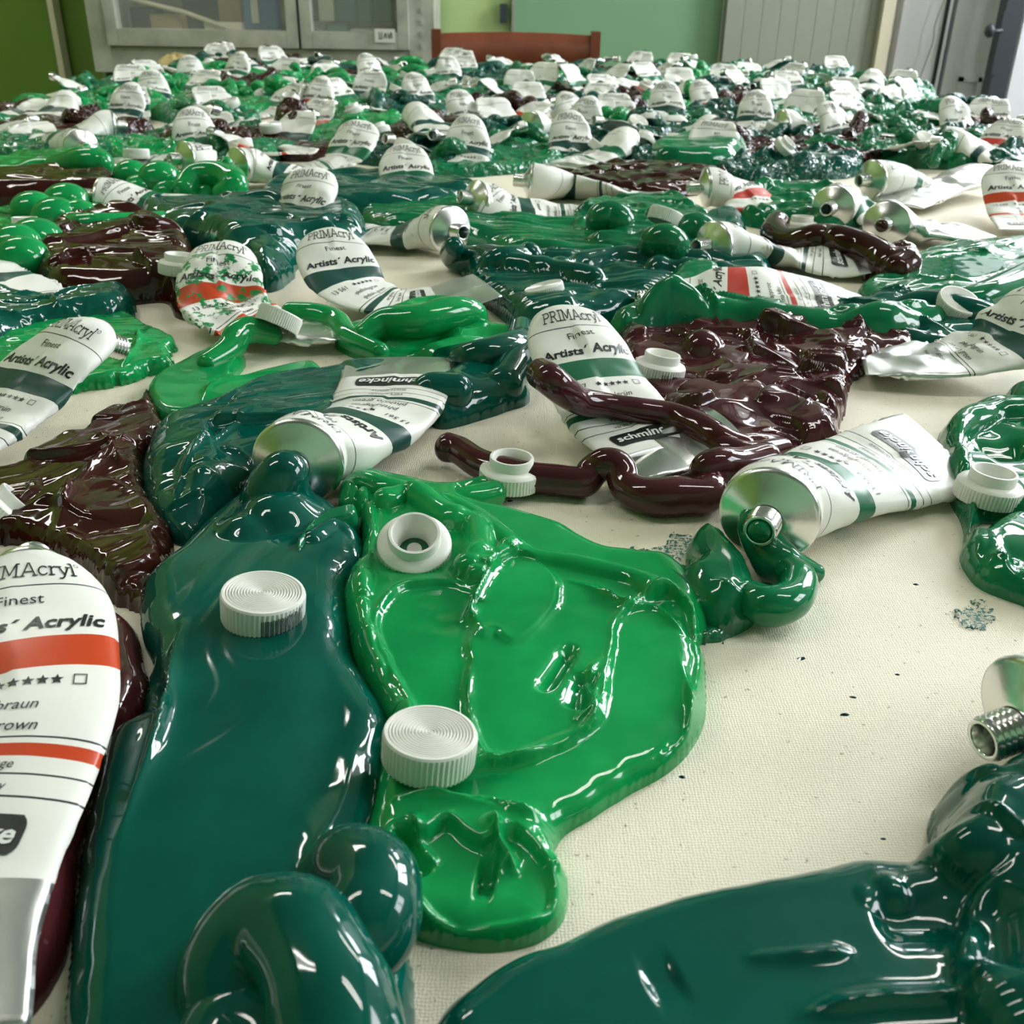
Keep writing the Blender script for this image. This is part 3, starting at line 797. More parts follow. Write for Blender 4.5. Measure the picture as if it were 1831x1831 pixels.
# ---------------------------------------------------------------- display cabinet on its stand
Yc = 2.95
cx0, cx1 = atY(178, 60, Yc).x, atY(771, 60, Yc).x; zb = atY(400, 108, Yc).z; zt = zb+1.1
cab = empty('glass_cabinet', ((cx0+cx1)/2, Yc, zb)); tag(cab, 'weathered grey metal cabinet with two dusty glass doors, behind the table at left', 'cabinet')
ox = (cx0+cx1)/2; hw = (cx1-cx0)/2; hh = zt-zb
g = MB().box(-hw, hw, .34, .36, 0, hh).box(-hw, -hw+.02, 0, .34, 0, hh).box(hw-.02, hw, 0, .34, 0, hh).box(-hw, hw, 0, .34, -.02, .01).box(-hw, hw, 0, .34, hh-.02, hh)
g.build('carcass', M['steel'], cab, origin=(0, 0, 0))
xm = atY(541, 60, Yc).x-ox
pf = MB().box(-hw-.015, -hw+.035, -.03, -.001, -.03, hh).box(hw-.055, hw+.01, -.03, -.001, -.03, hh).box(-hw+.036, hw-.056, -.027, -.001, -.028, .032)
for z_ in np.arange(.01, hh, .028):
    pf.box(hw-.026, hw-.018, -.033, -.03, z_, z_+.012); pf.box(-hw-.002, -hw+.006, -.033, -.03, z_, z_+.012)
pf.build('front_frame', M['steel'], cab, origin=(0, 0, 0))
for (a, b_) in ((-hw+.035, xm-.004), (xm+.004, hw-.055)):
    dr = MB()
    for (x0, x1, z0, z1) in ((a, a+.028, .035, hh-.03), (b_-.028, b_, .035, hh-.03), (a+.029, b_-.029, .035, .075), (a+.029, b_-.029, hh-.06, hh-.03)): dr.box(x0, x1, -.045, -.005, z0, z1)
    dro = dr.build('door_frame', M['steel'], cab, origin=(0, 0, 0))
    MB().box(a+.028, b_-.028, -.028, -.024, .075, hh-.06).build('glass_pane', M['glass'], dro, origin=(0, 0, 0))
MB().box(-hw+.02, hw-.02, .02, .34, .34, .355).build('shelf', M['steel'], cab, origin=(0, 0, 0))
# small handwritten tag on the right door
tg = empty('name_tag', atY(688, 64, Yc-.05)); tag(tg, 'small white handwritten tag on the cabinet right door', 'tag')
MB().box(-.026, .026, 0, .002, -.016, .016).build('card', M['whitebox'], tg, origin=(0, 0, 0))
sv, sf = strokes_to_mesh([[(-.014, .008), (-.014, -.007)], [(-.008, .008), (-.008, -.007), (-.014, -.007)], [(-.002, -.006), (.002, .006), (.005, -.006)], [(.008, .006), (.012, -.006), (.016, .008)], [(.018, -.006), (.018, .006)]], .0022)
MB().add([(p[0], -.0006, p[1]) for p in sv], sf).build('handwriting', M['ink'], tg, origin=(0, 0, 0))
# things standing in the cabinet
def inbox(name, label, cat, px0, px1, pyt, mat, pyb=96, dy=.12, th=.06, tilt=0, group='things kept in the glass cabinet'):
    Y = Yc+dy; a = atY(px0, 90, Y); b_ = atY(px1, 90, Y); t = atY(px0, pyt, Y).z; z0 = zb+.012 if pyb >= 96 else atY(px0, pyb, Y).z
    mb = MB().box(-(b_.x-a.x)/2, (b_.x-a.x)/2, 0, th, 0, t-z0)
    for i, p in enumerate(mb.v): mb.v[i] = (p[0]+p[2]*tilt, p[1], p[2])
    bm_o = mb.build(name, M[mat], origin=(0, 0, 0)); bm_o.location = ((a.x+b_.x)/2, Y, z0)
    md = bm_o.modifiers.new('bevel', 'BEVEL'); md.width = .003; md.segments = 2
    return tag(bm_o, label, cat, group)
inbox('storage_box', 'dark storage box at the left of the glass cabinet', 'box', 196, 290, 12, 'darkshelf', dy=.2)
inbox('cardboard_box', 'flat pinkish brown carton lying under the dark box in the cabinet', 'box', 196, 268, 56, 'pinkish', dy=.1)
inbox('paper_bag', 'brown paper bag standing in the cabinet', 'bag', 278, 332, 26, 'paperbrown', dy=.08, tilt=-.05)
inbox('storage_box', 'dark grey box behind the brown paper bag in the cabinet', 'box', 335, 412, -12, 'navy', dy=.24)
inbox('canvas_bag', 'beige canvas bag leaning in the middle of the cabinet left door', 'bag', 375, 440, 40, 'beige', dy=.06, tilt=-.12)
inbox('paper_roll', 'brown paper roll standing upright in the cabinet', 'roll', 398, 438, -30, 'paperbrown', dy=.2, pyb=40)
inbox('plastic_box', 'blue and white box in the cabinet beside the centre frame', 'box', 442, 500, -25, 'bluebox', dy=.1, pyb=52)
inbox('paper_stack', 'white paper sheet standing before the blue box', 'paper', 455, 468, -10, 'whitebox', dy=.08, pyb=42, th=.01)
inbox('wooden_box', 'pale box under the blue box in the cabinet', 'box', 470, 526, 62, 'beige', dy=.09)
MBs = MB().sweep([atY(235, -2, Yc+.05), atY(330, 22, Yc+.05), atY(440, 62, Yc+.05)], [.006]*3, 8)
tag(MBs.build('wooden_stick', M['beige'], smooth=True), 'long pale stick leaning diagonally inside the cabinet', 'stick')
inbox('book', 'dark navy book standing left behind the cabinet right door', 'book', 552, 572, -20, 'navy', dy=.15, pyb=38)
inbox('book', 'pale cream book between dark books behind the right door', 'book', 574, 600, -20, 'beige', dy=.12, pyb=38)
inbox('book', 'wide dark teal book right of the cream book', 'book', 603, 640, -16, 'tealbook', dy=.14, pyb=40)
inbox('book', 'dark green book with a pale foot, right of the teal book', 'book', 643, 668, -22, 'greenbook', dy=.14, pyb=40)
inbox('book', 'dark teal book at the right end of the cabinet shelf', 'book', 670, 703, -22, 'tealbook', dy=.14, pyb=40)
inbox('jar', 'grey jar box on the cabinet floor behind the right door', 'box', 556, 582, 50, 'greybox', dy=.08)
inbox('storage_box', 'dark green box on the cabinet floor behind the right door', 'box', 586, 622, 44, 'greenbook', dy=.09)
inbox('storage_box', 'white box on the cabinet floor left of the handwritten tag', 'box', 628, 668, 52, 'whitebox', dy=.09)
inbox('storage_box', 'grey box on the cabinet floor behind the handwritten tag', 'box', 672, 704, 60, 'greybox', dy=.09)
# black stand carrying the cabinet
st = empty('cabinet_stand', (ox, Yc, FLOOR)); tag(st, 'black metal stand under the glass cabinet', 'stand')
zz = zb-FLOOR-.035
for (sx, sy) in ((-hw+.02, .02), (hw-.02, .02), (-hw+.02, .32), (hw-.02, .32), (-hw+.17, .02)):
    MB().box(sx-.012, sx+.012, sy-.012, sy+.012, 0, zz).build('leg', M['blackmetal'], st, origin=(0, 0, 0))
MB().box(-hw, hw, 0, .34, zz-.02, zz).build('top_frame', M['blackmetal'], st, origin=(0, 0, 0))
b1 = MB().sweep([(-hw+.03, .02, zz-.03), (-hw+.14, .02, zz-.22)], [.006, .006], 8); b1.build('brace', M['blackmetal'], st, smooth=True, origin=(0, 0, 0))
# yellow cloth bundle and woven basket standing low behind the table
def lump(name, label, cat, px, py, Y, rx, rz, mat, seed, flat=.8):
    c = atY(px, py, Y); n = 28; V = []; F = []
    for i in range(15):
        a = math.pi*i/14
        for j in range(n):
            b_ = 2*math.pi*j/n; r = 1+.10*float(vnoise(np.array(i*.8), np.array(j*.7), seed))
            V.append((rx*r*math.sin(a)*math.cos(b_), rx*.8*r*math.sin(a)*math.sin(b_), rz*r*math.cos(a)+rz))
    for i in range(14):
        for j in range(n): F.append((i*n+j, i*n+(j+1) % n, (i+1)*n+(j+1) % n, (i+1)*n+j))
    o = mesh_obj(name, V, F, M[mat], origin=(0, 0, 0)); o.location = (c.x, c.y, c.z-2*rz); return tag(o, label, cat)
lump('cloth_bundle', 'yellowish cloth bundle under the cabinet behind the table', 'cloth', 315, 99, 2.75, .10, .12, 'yellowcloth', 5)
lump('cloth_bundle', 'tan cloth bundle right of the yellow one under the cabinet', 'cloth', 425, 104, 2.80, .07, .08, 'paperbrown', 8)
# the low side table both bundles rest on
sd = empty('side_table', (atY(350, 110, 2.78).x, 2.78, FLOOR)); tag(sd, 'low side table under the cloth bundles', 'table')
ztp = atY(315, 99, 2.75).z-.28-FLOOR
MB().box(-.25, .35, -.15, .15, ztp-.03, ztp).build('table_top', M['tablewood'], sd, origin=(0, 0, 0))
for sx in (-.25, .25):
    for sy in (-.12, .12): MB().box(sx-.015, sx+.015, sy-.015, sy+.015, 0, ztp-.03).build('leg', M['tablewood'], sd, origin=(0, 0, 0))

# ---------------------------------------------------------------- chair behind the table
Yh = 2.62; l = atY(780, 55, Yh); r = atY(1066, 45, Yh); cxm = (l.x+r.x)/2; wd = (r.x-l.x)/2
ch = empty('wooden_chair', (cxm, Yh, FLOOR)); tag(ch, 'reddish brown wooden chair standing behind the far end of the table', 'chair')
zt_ = l.z-FLOOR
for s in (-1, 1):
    MB().prism([(s*wd-.011, -.012, 0), (s*wd+.011, -.012, 0), (s*wd+.011, .014, 0), (s*wd-.011, .014, 0)], (0, -.0, zt_+.004)).build('back_post', M['wood'], ch, origin=(0, 0, 0))
    MB().box(s*(wd-.02)-.015, s*(wd-.02)+.015, -.42, -.39, 0, .43).build('leg', M['wood'], ch, origin=(0, 0, 0))
rail = MB(); n = 12
for i in range(n):
    a = -1+2*i/n; b_ = -1+2*(i+1)/n; f = lambda t: .012*(1-t*t)
    v = []
    for t in (a, b_):
        for (dy, z) in ((-.004, 0), (.010, 0), (.010, 1), (-.004, 1)): v.append((t*(wd-.01), dy+f(t), zt_-.088+z*.083+.004*(1-t*t)*z))
    rail.add(v, [(0, 4, 5, 1), (1, 5, 6, 2), (2, 6, 7, 3), (3, 7, 4, 0)])
rail.build('top_rail', M['wood'], ch, smooth=True, origin=(0, 0, 0))
MB().box(-wd+.01, wd-.01, -.005, .008, .52, .56).build('lower_rail', M['wood'], ch, origin=(0, 0, 0))
MB().box(-wd, wd, -.43, .01, .43, .455).build('seat', M['wood'], ch, origin=(0, 0, 0))

# ---------------------------------------------------------------- work table and canvas
TX0, TX1, TY1, TY0 = -.66, .645, 2.03, -.25
tb = empty('work_table', (0.02, 1.0, FLOOR)); tag(tb, 'large work table carrying the paint-covered canvas', 'table')
MB().box(TX0+.01-.02, TX1-.03, TY0-.98, TY1-1.02, -FLOOR-.058, -FLOOR-.030).build('table_top', M['tablewood'], tb, origin=(0, 0, 0))
for sx in (TX0+.06, TX1-.1):
    for sy in (TY0-.9, TY1-1.1): MB().box(sx-.03, sx+.03, sy-.03, sy+.03, 0, -FLOOR-.058).build('leg', M['tablewood'], tb, origin=(0, 0, 0))
cv = MB().box(TX0, TX1, TY0, TY1, -.030, 0).build('canvas', M['canvas'], origin=(0, 1, -.03))
tag(cv, 'large cream primed canvas lying flat on the work table', 'canvas')
# crumbs and dabs on the bare canvas
k = 0
for (px, py, s) in ((1432, 1178, 1), (1605, 1206, .5), (1509, 1278, .9), (1525, 1247, .6), (1221, 1389, .7), (1638, 1045, .6), (1820, 1212, .6), (826, 1665, .9), (912, 896, .7), (1579, 1500, .4)):
    p = at(px, py); rnd = random.Random(px); n = 7
    rr = [(.0006+.0006*rnd.random())*s for _ in range(n)]
    v = [(rr[i]*math.cos(i*2*math.pi/n)*1.5, rr[i]*math.sin(i*2*math.pi/n), 0) for i in range(n)] + [(0, 0, .0006*s)]
    o = MB().add(v, [(i, (i+1) % n, n) for i in range(n)]).build('paint_crumb', M['dteal'], origin=(0, 0, 0)); o.location = p
    tag(o, 'tiny dark crumb on bare canvas, ' + ['largest, right of the green puddle', 'far right above the two', 'black chip in the middle of bare canvas', 'above the black chip', 'right of the bright puddle lower edge', 'below the metal tube shoulder', 'at the right edge by the tube', 'under the bright green puddle', 'between brown rope and green puddle', 'low in the open canvas'][k], 'crumb', 'dried paint crumbs'); k += 1
# ================================================================ foreground paint
G_NEAR = 'thick paint heaps on the canvas'
def P_(label, mat, name='paint_puddle', group=G_NEAR):
    pass
# big teal puddle running down to the bottom edge
p = Paint()
p.field([(445, 880), (500, 862), (560, 885), (640, 945), (655, 1010), (628, 1050), (628, 1150), (660, 1220), (700, 1300), (690, 1380), (680, 1450), (665, 1540), (720, 1640), (740, 1831), (700, 2100), (130, 2100), (110, 1850), (125, 1700), (145, 1530), (165, 1400), (195, 1325), (245, 1290), (262, 1230), (268, 1170), (250, 1100), (262, 1040), (320, 990), (375, 935)],
        .0115, .010, res=.0006, wav=(.0004, .07), tm=.03, streak=(1.45, .00035, .014, .14), seed=3,
        feats=[('ridge', [(285, 1090), (290, 1180), (300, 1240), (280, 1330), (250, 1400)], .0012, .0022),
               ('ridge', [(330, 1100), (310, 1180), (290, 1300), (240, 1420), (200, 1530)], .0018, .0020),
               ('dent', [(255, 1130), (275, 1200), (285, 1280)], .0025, .004),
               ('dent', [(620, 1080), (600, 1200), (600, 1350), (560, 1500)], .008, .0020),
               ('ridge', [(640, 1300), (600, 1450), (520, 1580)], .0016, .0012),
               ('rope', [(560, 960), (600, 935), (640, 950), (650, 1010)], .004, .009), ('blob', (498, 915), .016, .002), ('blob', (440, 940), .012, .003)])
p.rope([(520, 838, 19), (510, 846, 19.5), (500, 875, 14), (498, 915, 6), (500, 980, -3)], [.0050, .0085, .0115, .0140, .015], n=28)
p.rope([(590, 1575, 10), (630, 1552, 15), (668, 1575, 17), (664, 1635, 16), (625, 1690, 12), (570, 1730, 6)], [.0075, .0085, .0088, .0090, .0095, .008], n=26)
p.rope([(430, 1850, 6), (425, 1740, 11), (470, 1668, 16), (530, 1672, 19), (572, 1740, 19), (600, 1831, 16), (615, 1950, 12)], [.010, .0105, .0100, .0098, .0100, .0105, .010], n=28)
p.rope([(395, 1900, 8), (420, 1850, 9), (470, 1860, 9), (540, 1900, 9)], [.009, .009, .009, .009], n=20)
p.done('paint_puddle', 'teal', 'big glossy deep teal paint puddle running to the bottom edge, ringed cap on it')
# dab of brighter green swept across its top
q = Paint(); q.field([(525, 1010), (545, 975), (590, 945), (640, 940), (640, 960), (590, 975), (555, 1010), (540, 1030)], .0135, .0022, res=.0005, seed=77, rag=.0012)
q.done('paint_smear', 'emerald', 'small lighter green smear on top of the big teal puddle')
# second teal heap behind the metal-shouldered tube
p = Paint()
p.field([(262, 800), (290, 765), (380, 735), (480, 690), (590, 668), (650, 660), (720, 665), (740, 730), (640, 800), (560, 830), (470, 850), (410, 895), (350, 950), (300, 945), (265, 900), (252, 850)],
        .0135, .011, res=.0007, wav=(.0014, .025), streak=(.55, .0007, .008, .07), facets=(.035, .0008, .05), creases=(6, .0009, .0012, .03), seed=12,
        feats=[('ridge', [(300, 900), (330, 840), (380, 780), (480, 715)], .0012, .0025), ('dent', [(300, 800), (330, 900), (400, 900)], .006, .004), ('ridge', [(320, 850), (420, 845), (540, 820)], .002, .0015)])
p.done('paint_heap', 'teal', 'deep teal paint heap behind the metal-shouldered tube at centre left')

# bright green puddle in the middle
p = Paint()
p.field([(622, 900), (622, 865), (655, 855), (740, 872), (800, 882), (880, 866), (890, 890), (840, 905), (930, 928), (1010, 955), (1075, 992), (1130, 1002), (1200, 1012), (1250, 1055), (1272, 1110), (1252, 1150), (1262, 1195), (1262, 1275), (1240, 1325), (1190, 1375), (1120, 1410), (1050, 1455), (1010, 1485), (992, 1520), (1002, 1545), (1018, 1575), (1012, 1625), (985, 1660), (940, 1680), (860, 1688), (760, 1668), (700, 1640), (680, 1590), (645, 1530), (662, 1440), (680, 1370), (690, 1290), (645, 1210), (618, 1130), (612, 1060), (640, 1020), (642, 960)],
        .0095, .0075, res=.00045, wav=(.0005, .03), tm=.05, seed=21, zmap=.25,
        feats=[('rope', [(700, 885), (780, 895), (850, 925), (930, 985), (1040, 1010), (1150, 1040), (1240, 1110)], .0045, .0080),
               ('rope', [(640, 880), (650, 930), (645, 1000), (640, 1060)], .0042, .0085),
               ('rope', [(690, 900), (740, 890), (800, 930), (850, 945), (860, 990), (840, 1020)], .0050, .0100),
               ('rope', [(850, 1035), (880, 1010), (915, 985)], .0030, .0110),
               ('rope', [(640, 1080), (650, 1160), (690, 1240), (720, 1280)], .0036, .0085),
               ('flat', [(700, 1060), (780, 1040), (860, 1060), (880, 1100), (850, 1180), (845, 1300), (800, 1340), (750, 1300), (735, 1240), (700, 1180), (680, 1120)], .0080, .0008),
               ('flat', [(850, 1120), (930, 1050), (1000, 1035), (1090, 1070), (1115, 1090), (1090, 1170), (1060, 1230), (1050, 1290), (980, 1320), (900, 1360), (860, 1330), (838, 1250), (840, 1180)], .0092, .0010),
               ('flat', [(865, 1045), (925, 1000), (985, 1025), (992, 1075), (960, 1125), (915, 1150), (885, 1128), (862, 1135), (838, 1090)], .0103, .0009),
               ('flat', [(1120, 1090), (1200, 1060), (1240, 1110), (1235, 1250), (1190, 1330), (1080, 1400), (1000, 1450), (860, 1430), (740, 1410), (850, 1370), (960, 1350), (1070, 1290), (1090, 1190)], .0074, .0012),
               ('ridge', [(1210, 1150), (1235, 1230), (1225, 1310), (1150, 1380), (1050, 1440), (1000, 1480)], .0012, .0030),
               ('ridge', [(1050, 1035), (1110, 1080), (1170, 1080), (1235, 1130)], .0009, .0024),
               ('dent', [(1025, 1145), (1000, 1190), (965, 1240)], .0020, .0035),
               ('dent', [(1050, 1200), (1030, 1270)], .0028, .0030),
               ('ridge', [(1075, 1170), (1050, 1220), (1060, 1270), (1020, 1290)], .0008, .0022),
               ('ridge', [(850, 1080), (840, 1100), (870, 1040), (900, 1010)], .0010, .0030),
               ('ridge', [(680, 1430), (760, 1425), (870, 1430), (940, 1450), (1010, 1455)], .0010, .0026),
               ('flat', [(705, 1480), (760, 1480), (800, 1460), (860, 1500), (920, 1480), (980, 1540), (985, 1600), (900, 1630), (800, 1620), (730, 1570)], .0062, .0004),
               ('ridge', [(690, 1450), (700, 1540), (740, 1600), (800, 1640), (890, 1655), (985, 1620), (1000, 1570)], .0018, .0036),
               ('ridge', [(735, 1450), (755, 1500), (785, 1530)], .0012, .0035), ('dent', [(720, 1460), (740, 1510), (770, 1540)], .003, .003),
               ('dent', [(850, 1540), (890, 1545)], .004, .0035), ('ridge', [(880, 1450), (895, 1500), (930, 1550)], .0012, .0034), ('ridge', [(960, 1470), (990, 1510), (1005, 1545)], .0010, .0026),
               ('ridge', [(840, 1180), (838, 1260), (848, 1330)], .0007, .0014)])
p.rope([(628, 905, 4), (634, 875, 7), (655, 865, 9), (700, 880, 9), (760, 890, 7)], [.0045, .005, .005, .005, .004], n=16)
p.rope([(790, 905, 4), (840, 892, 5), (884, 882, 4.5)], [.0048, .005, .005], n=16)
p.done('paint_puddle', 'bright', 'large bright green knifed paint puddle in the centre with white caps on it')
# ragged darker dab at its right and the curl below the nozzle
p = Paint()
p.field([(1185, 1030), (1230, 1020), (1300, 1040), (1330, 1075), (1320, 1110), (1290, 1140), (1250, 1150), (1215, 1120)], .004, .003, res=.0005, rag=.0030, seed=33)
p.rope([(1130, 1008, 3), (1180, 1028, 5), (1230, 1060, 6)], [.0025, .0045, .004], n=16)
p.field([(1228, 975), (1248, 955), (1285, 962), (1325, 1000), (1350, 1045), (1355, 1085), (1320, 1110), (1270, 1110), (1222, 1080), (1205, 1040), (1235, 1015)], .0145, .0085, res=.0005, wav=(.001, .02), seed=34, creases=(4, .0008, .002, .02))
p.rope([(1340, 1070, 7), (1375, 1084, 8), (1415, 1072, 8), (1428, 1040, 8), (1410, 1018, 7)], [.0055, .0062, .0060, .0055, .005], n=20)
p.rope([(1347, 925, 17), (1350, 945, 13), (1372, 980, 9), (1398, 1010, 6), (1460, 1025, 2)], [.0045, .0058, .0070, .0070, .003], n=20)
p.done('paint_curl', 'emerald', 'curled green paint squeezed from the nozzle of the tube at right centre')

# mid-left bright green strip, with rope arching from the crumpled tube
p = Paint()
p.field([(262, 705), (290, 670), (350, 640), (410, 620), (440, 640), (420, 680), (470, 672), (560, 656), (575, 680), (500, 700), (430, 730), (360, 750), (290, 745)], .0065, .0045, res=.0006, wav=(.001, .02), seed=41,
        feats=[('ridge', [(360, 720), (380, 690), (440, 672), (520, 665)], .0015, .002)])
p.rope([(370, 650, 6), (410, 625, 8), (425, 600, 12), (450, 590, 13), (490, 600, 9)], [.005, .0065, .007, .0065, .005], n=18)
p.done('paint_strip', 'bright', 'flat bright green paint strip between the two tubes at left')
p = Paint()
p.field([(600, 610), (625, 590), (680, 565), (760, 548), (840, 552), (862, 580), (900, 600), (940, 610), (935, 650), (860, 660), (800, 655), (740, 640), (660, 635)], .0110, .009, res=.0007, wav=(.0026, .014), seed=44,
        feats=[('dent', [(640, 600), (740, 605), (820, 590)], .006, .005), ('ridge', [(680, 640), (740, 615), (820, 600)], .002, .002)])
p.rope([(520, 560, 9), (560, 563, 10), (600, 575, 9), (625, 605, 7), (680, 630, 7)], [.006, .0062, .0065, .006, .005], n=16)
p.rope([(650, 600, 10), (690, 578, 14), (750, 575, 16), (800, 562, 17), (840, 560, 15), (856, 572, 9)], [.006, .008, .0085, .0085, .0075, .005], n=18)
p.done('paint_heap', 'bright', 'rolling bright green paint heap in front of the flat grey tube tail')
p = Paint()
p.field([(745, 700), (790, 690), (850, 650), (900, 640), (935, 660), (945, 700), (900, 720), (840, 738), (790, 748), (755, 730)], .014, .010, res=.0007, wav=(.002, .02), seed=47)
p.rope([(752, 715, 10), (770, 700, 12), (820, 700, 12)], [.006, .008, .008], n=16)
p.rope([(900, 690, 8), (925, 640, 10), (932, 590, 10)], [.009, .009, .007], n=16)
p.rope([(790, 640, 6), (850, 640, 14), (920, 620, 14), (935, 600, 10)], [.005, .008, .008, .005], n=14)
p.done('paint_heap', 'teal', 'teal paint lump left of the tube crossed by a brown rope')

# left: green leaf-like smear and teal slab above it
p = Paint()
p.field([(-60, 700), (-40, 600), (60, 570), (150, 555), (215, 562), (250, 580), (290, 600), (315, 612), (300, 630), (305, 655), (260, 665), (230, 680), (180, 690), (100, 700), (0, 720)], .0065, .0035, res=.0007, wav=(.0015, .015), streak=(.3, .0004, .006, .06), rag=.0035, seed=51,
        feats=[('ridge', [(215, 660), (245, 620), (250, 590)], .0015, .003)])
p.done('paint_smear', 'bright', 'bright green ragged paint smear behind the left green-banded tube')
p = Paint()
p.field([(-80, 545), (0, 530), (60, 545), (120, 540), (215, 525), (240, 538), (225, 560), (150, 575), (60, 590), (-40, 620), (-90, 600)], .0135, .009, res=.0008, wav=(.0015, .02), streak=(.15, .0012, .008, .10), creases=(6, .0010, .002, .03), rag=.002, seed=55)
p.done('paint_slab', 'teal', 'dark teal paint slab at the left edge above the green smear')

# left brown sheet
p = Paint()
p.field([(-80, 830), (0, 850), (60, 830), (130, 790), (190, 750), (235, 735), (262, 700), (272, 712), (285, 750), (298, 765), (285, 800), (262, 812), (262, 880), (300, 940), (308, 960), (300, 1020), (280, 1060), (262, 1085), (235, 1075), (185, 1060), (120, 1000), (0, 960), (-100, 1000)], .0085, .005, res=.0006, wav=(.0018, .025), streak=(1.0, .0007, .008, .07), rag=.0018, facets=(.045, .0005, .035), creases=(4, .0008, .0012, .03), seed=61,
        feats=[('ridge', [(100, 950), (140, 870), (200, 810), (262, 760)], .002, .004), ('ridge', [(170, 780), (200, 800), (220, 840)], .002, .003), ('dent', [(120, 960), (200, 940), (280, 930)], .006, .003)])
p.mb.add([], [])
p.done('paint_sheet', 'brown', 'dark red-brown paint sheet torn up beside the left tube')
p = Paint()
p.field([(185, 1110), (215, 1102), (245, 1130), (262, 1190), (265, 1240), (235, 1290), (190, 1330), (160, 1420), (135, 1540), (120, 1680), (60, 1790), (0, 1831), (-80, 1900), (-200, 1900), (-60, 1500), (60, 1300), (150, 1200)], .0095, .008, res=.0007, wav=(.001, .03), streak=(1.35, .0005, .010, .10), seed=64,
        feats=[('ridge', [(100, 1500), (85, 1600), (40, 1720)], .002, .003)])
p.done('paint_puddle', 'maroon', 'maroon paint puddle under the orange-banded tube at the left edge')

# brown heap upper left
p = Paint()
p.field([(60, 470), (75, 430), (120, 405), (180, 398), (240, 398), (300, 412), (345, 440), (360, 490), (372, 520), (345, 548), (310, 545), (290, 520), (220, 525), (150, 522), (90, 515), (65, 500)], .020, .014, res=.0010, wav=(.002, .03), streak=(.2, .0008, .006, .05), facets=(.03, .0012, .08), creases=(6, .0012, .002, .035), seed=71,
        feats=[('flat', [(100, 505), (110, 455), (190, 450), (260, 465), (270, 505), (200, 515)], .017, .001)])
p.done('paint_heap', 'brown', 'brown paint heap with a small white cap beside the smeared tube')

# right: dark brown rope lying on the canvas
p = Paint()
p.rope([(800, 800, 7), (822, 806, 7), (860, 830, 6.5), (930, 852, 6), (990, 858, 6), (1040, 862, 6), (1062, 840, 9), (1085, 828, 12), (1108, 838, 11), (1120, 870, 7), (1160, 888, 6.5), (1220, 888, 6.5), (1262, 885, 6.5), (1268, 855, 8), (1262, 838, 12), (1285, 828, 13), (1320, 830, 10), (1370, 820, 8)],
       [.0056, .0052, .0055, .0057, .0056, .0058, .0060, .0056, .0056, .0060, .0066, .0068, .0066, .0062, .0056, .0058, .0062, .006], n=20, per=7, seed=3)
p.done('paint_rope', 'maroon', 'long dark brown paint rope snaking across the canvas with an upturned cap on it')
# brown wrinkled mass right of the centre tube
p = Paint()
p.field([(1100, 640), (1110, 595), (1160, 575), (1230, 565), (1300, 575), (1400, 590), (1500, 600), (1600, 590), (1650, 600), (1640, 630), (1560, 650), (1520, 680), (1515, 720), (1500, 760), (1500, 790), (1440, 800), (1380, 820), (1310, 830), (1240, 790), (1170, 740), (1120, 700)], .0120, .009, res=.0007, wav=(.0020, .025), facets=(.020, .0017, .15), creases=(18, .0008, .0020, .020), rag=.0015, seed=81,
        feats=[('blob', (1255, 620), .010, .010)])
p.rope([(1225, 760, 10), (1270, 790, 9), (1330, 815, 8), (1400, 800, 6)], [.006, .006, .006, .004], n=14)
p.done('paint_heap', 'maroon', 'shiny wrinkled maroon paint mass right of the centre tube')
p = Paint()
p.rope([(968, 668, 30), (985, 680, 31), (1010, 700, 26), (1040, 718, 20), (1085, 725, 17), (1140, 735, 15), (1200, 745, 13), (1250, 765, 12), (1290, 790, 10), (1330, 800, 8)], [.0062, .0062, .0062, .0055, .0050, .0052, .0055, .006, .006, .005], n=20)
p.done('paint_rope', 'maroon', 'dark brown paint rope draped over the upper label of the centre tube')

# green ridge behind and teal lump right of it
p = Paint()
p.field([(1085, 590), (1100, 570), (1150, 545), (1190, 510), (1240, 495), (1300, 515), (1330, 552), (1400, 572), (1480, 580), (1560, 580), (1660, 575), (1700, 590), (1600, 612), (1480, 610), (1380, 600), (1290, 590), (1200, 590), (1120, 602)], .020, .014, res=.0009, wav=(.003, .03), streak=(.3, .0010, .009, .07), creases=(10, .0012, .003, .03), seed=85,
        feats=[('blob', (1215, 548), .020, .016), ('blob', (1165, 562), .016, .012), ('blob', (1275, 556), .017, .013), ('ridge', [(1110, 580), (1180, 540), (1260, 530), (1330, 570)], .003, .005), ('dent', [(1130, 590), (1250, 575)], .006, .005)])
p.done('paint_heap', 'emerald', 'tall green paint ridge behind the brown mass and the centre tube')
p = Paint()
p.field([(1400, 600), (1440, 560), (1540, 545), (1640, 540), (1740, 545), (1790, 570), (1760, 610), (1690, 635), (1600, 620), (1500, 605)], .014, .010, res=.0009, wav=(.003, .02), streak=(.1, .0010, .009, .07), creases=(12, .0010, .0025, .03), seed=87,
        feats=[('ridge', [(1480, 580), (1600, 565), (1720, 590)], .003, .004)])
p.rope([(1590, 560, 10), (1650, 545, 14), (1740, 560, 14), (1780, 575, 10)], [.006, .008, .008, .006], n=14)
p.done('paint_heap', 'teal', 'dark teal paint heap just left of the tube at the right edge')
p = Paint()
p.field([(1535, 520), (1560, 500), (1620, 470), (1660, 450), (1740, 440), (1831, 440), (1930, 450), (1930, 540), (1831, 550), (1720, 545), (1640, 545), (1560, 540)], .010, .008, res=.0009, wav=(.002, .03), streak=(.5, .0018, .01, .06), seed=91,
        feats=[('ridge', [(1560, 510), (1650, 500), (1760, 505)], .002, .003), ('flat', [(1620, 495), (1660, 460), (1760, 450), (1800, 480), (1720, 500)], .010, .0015)])
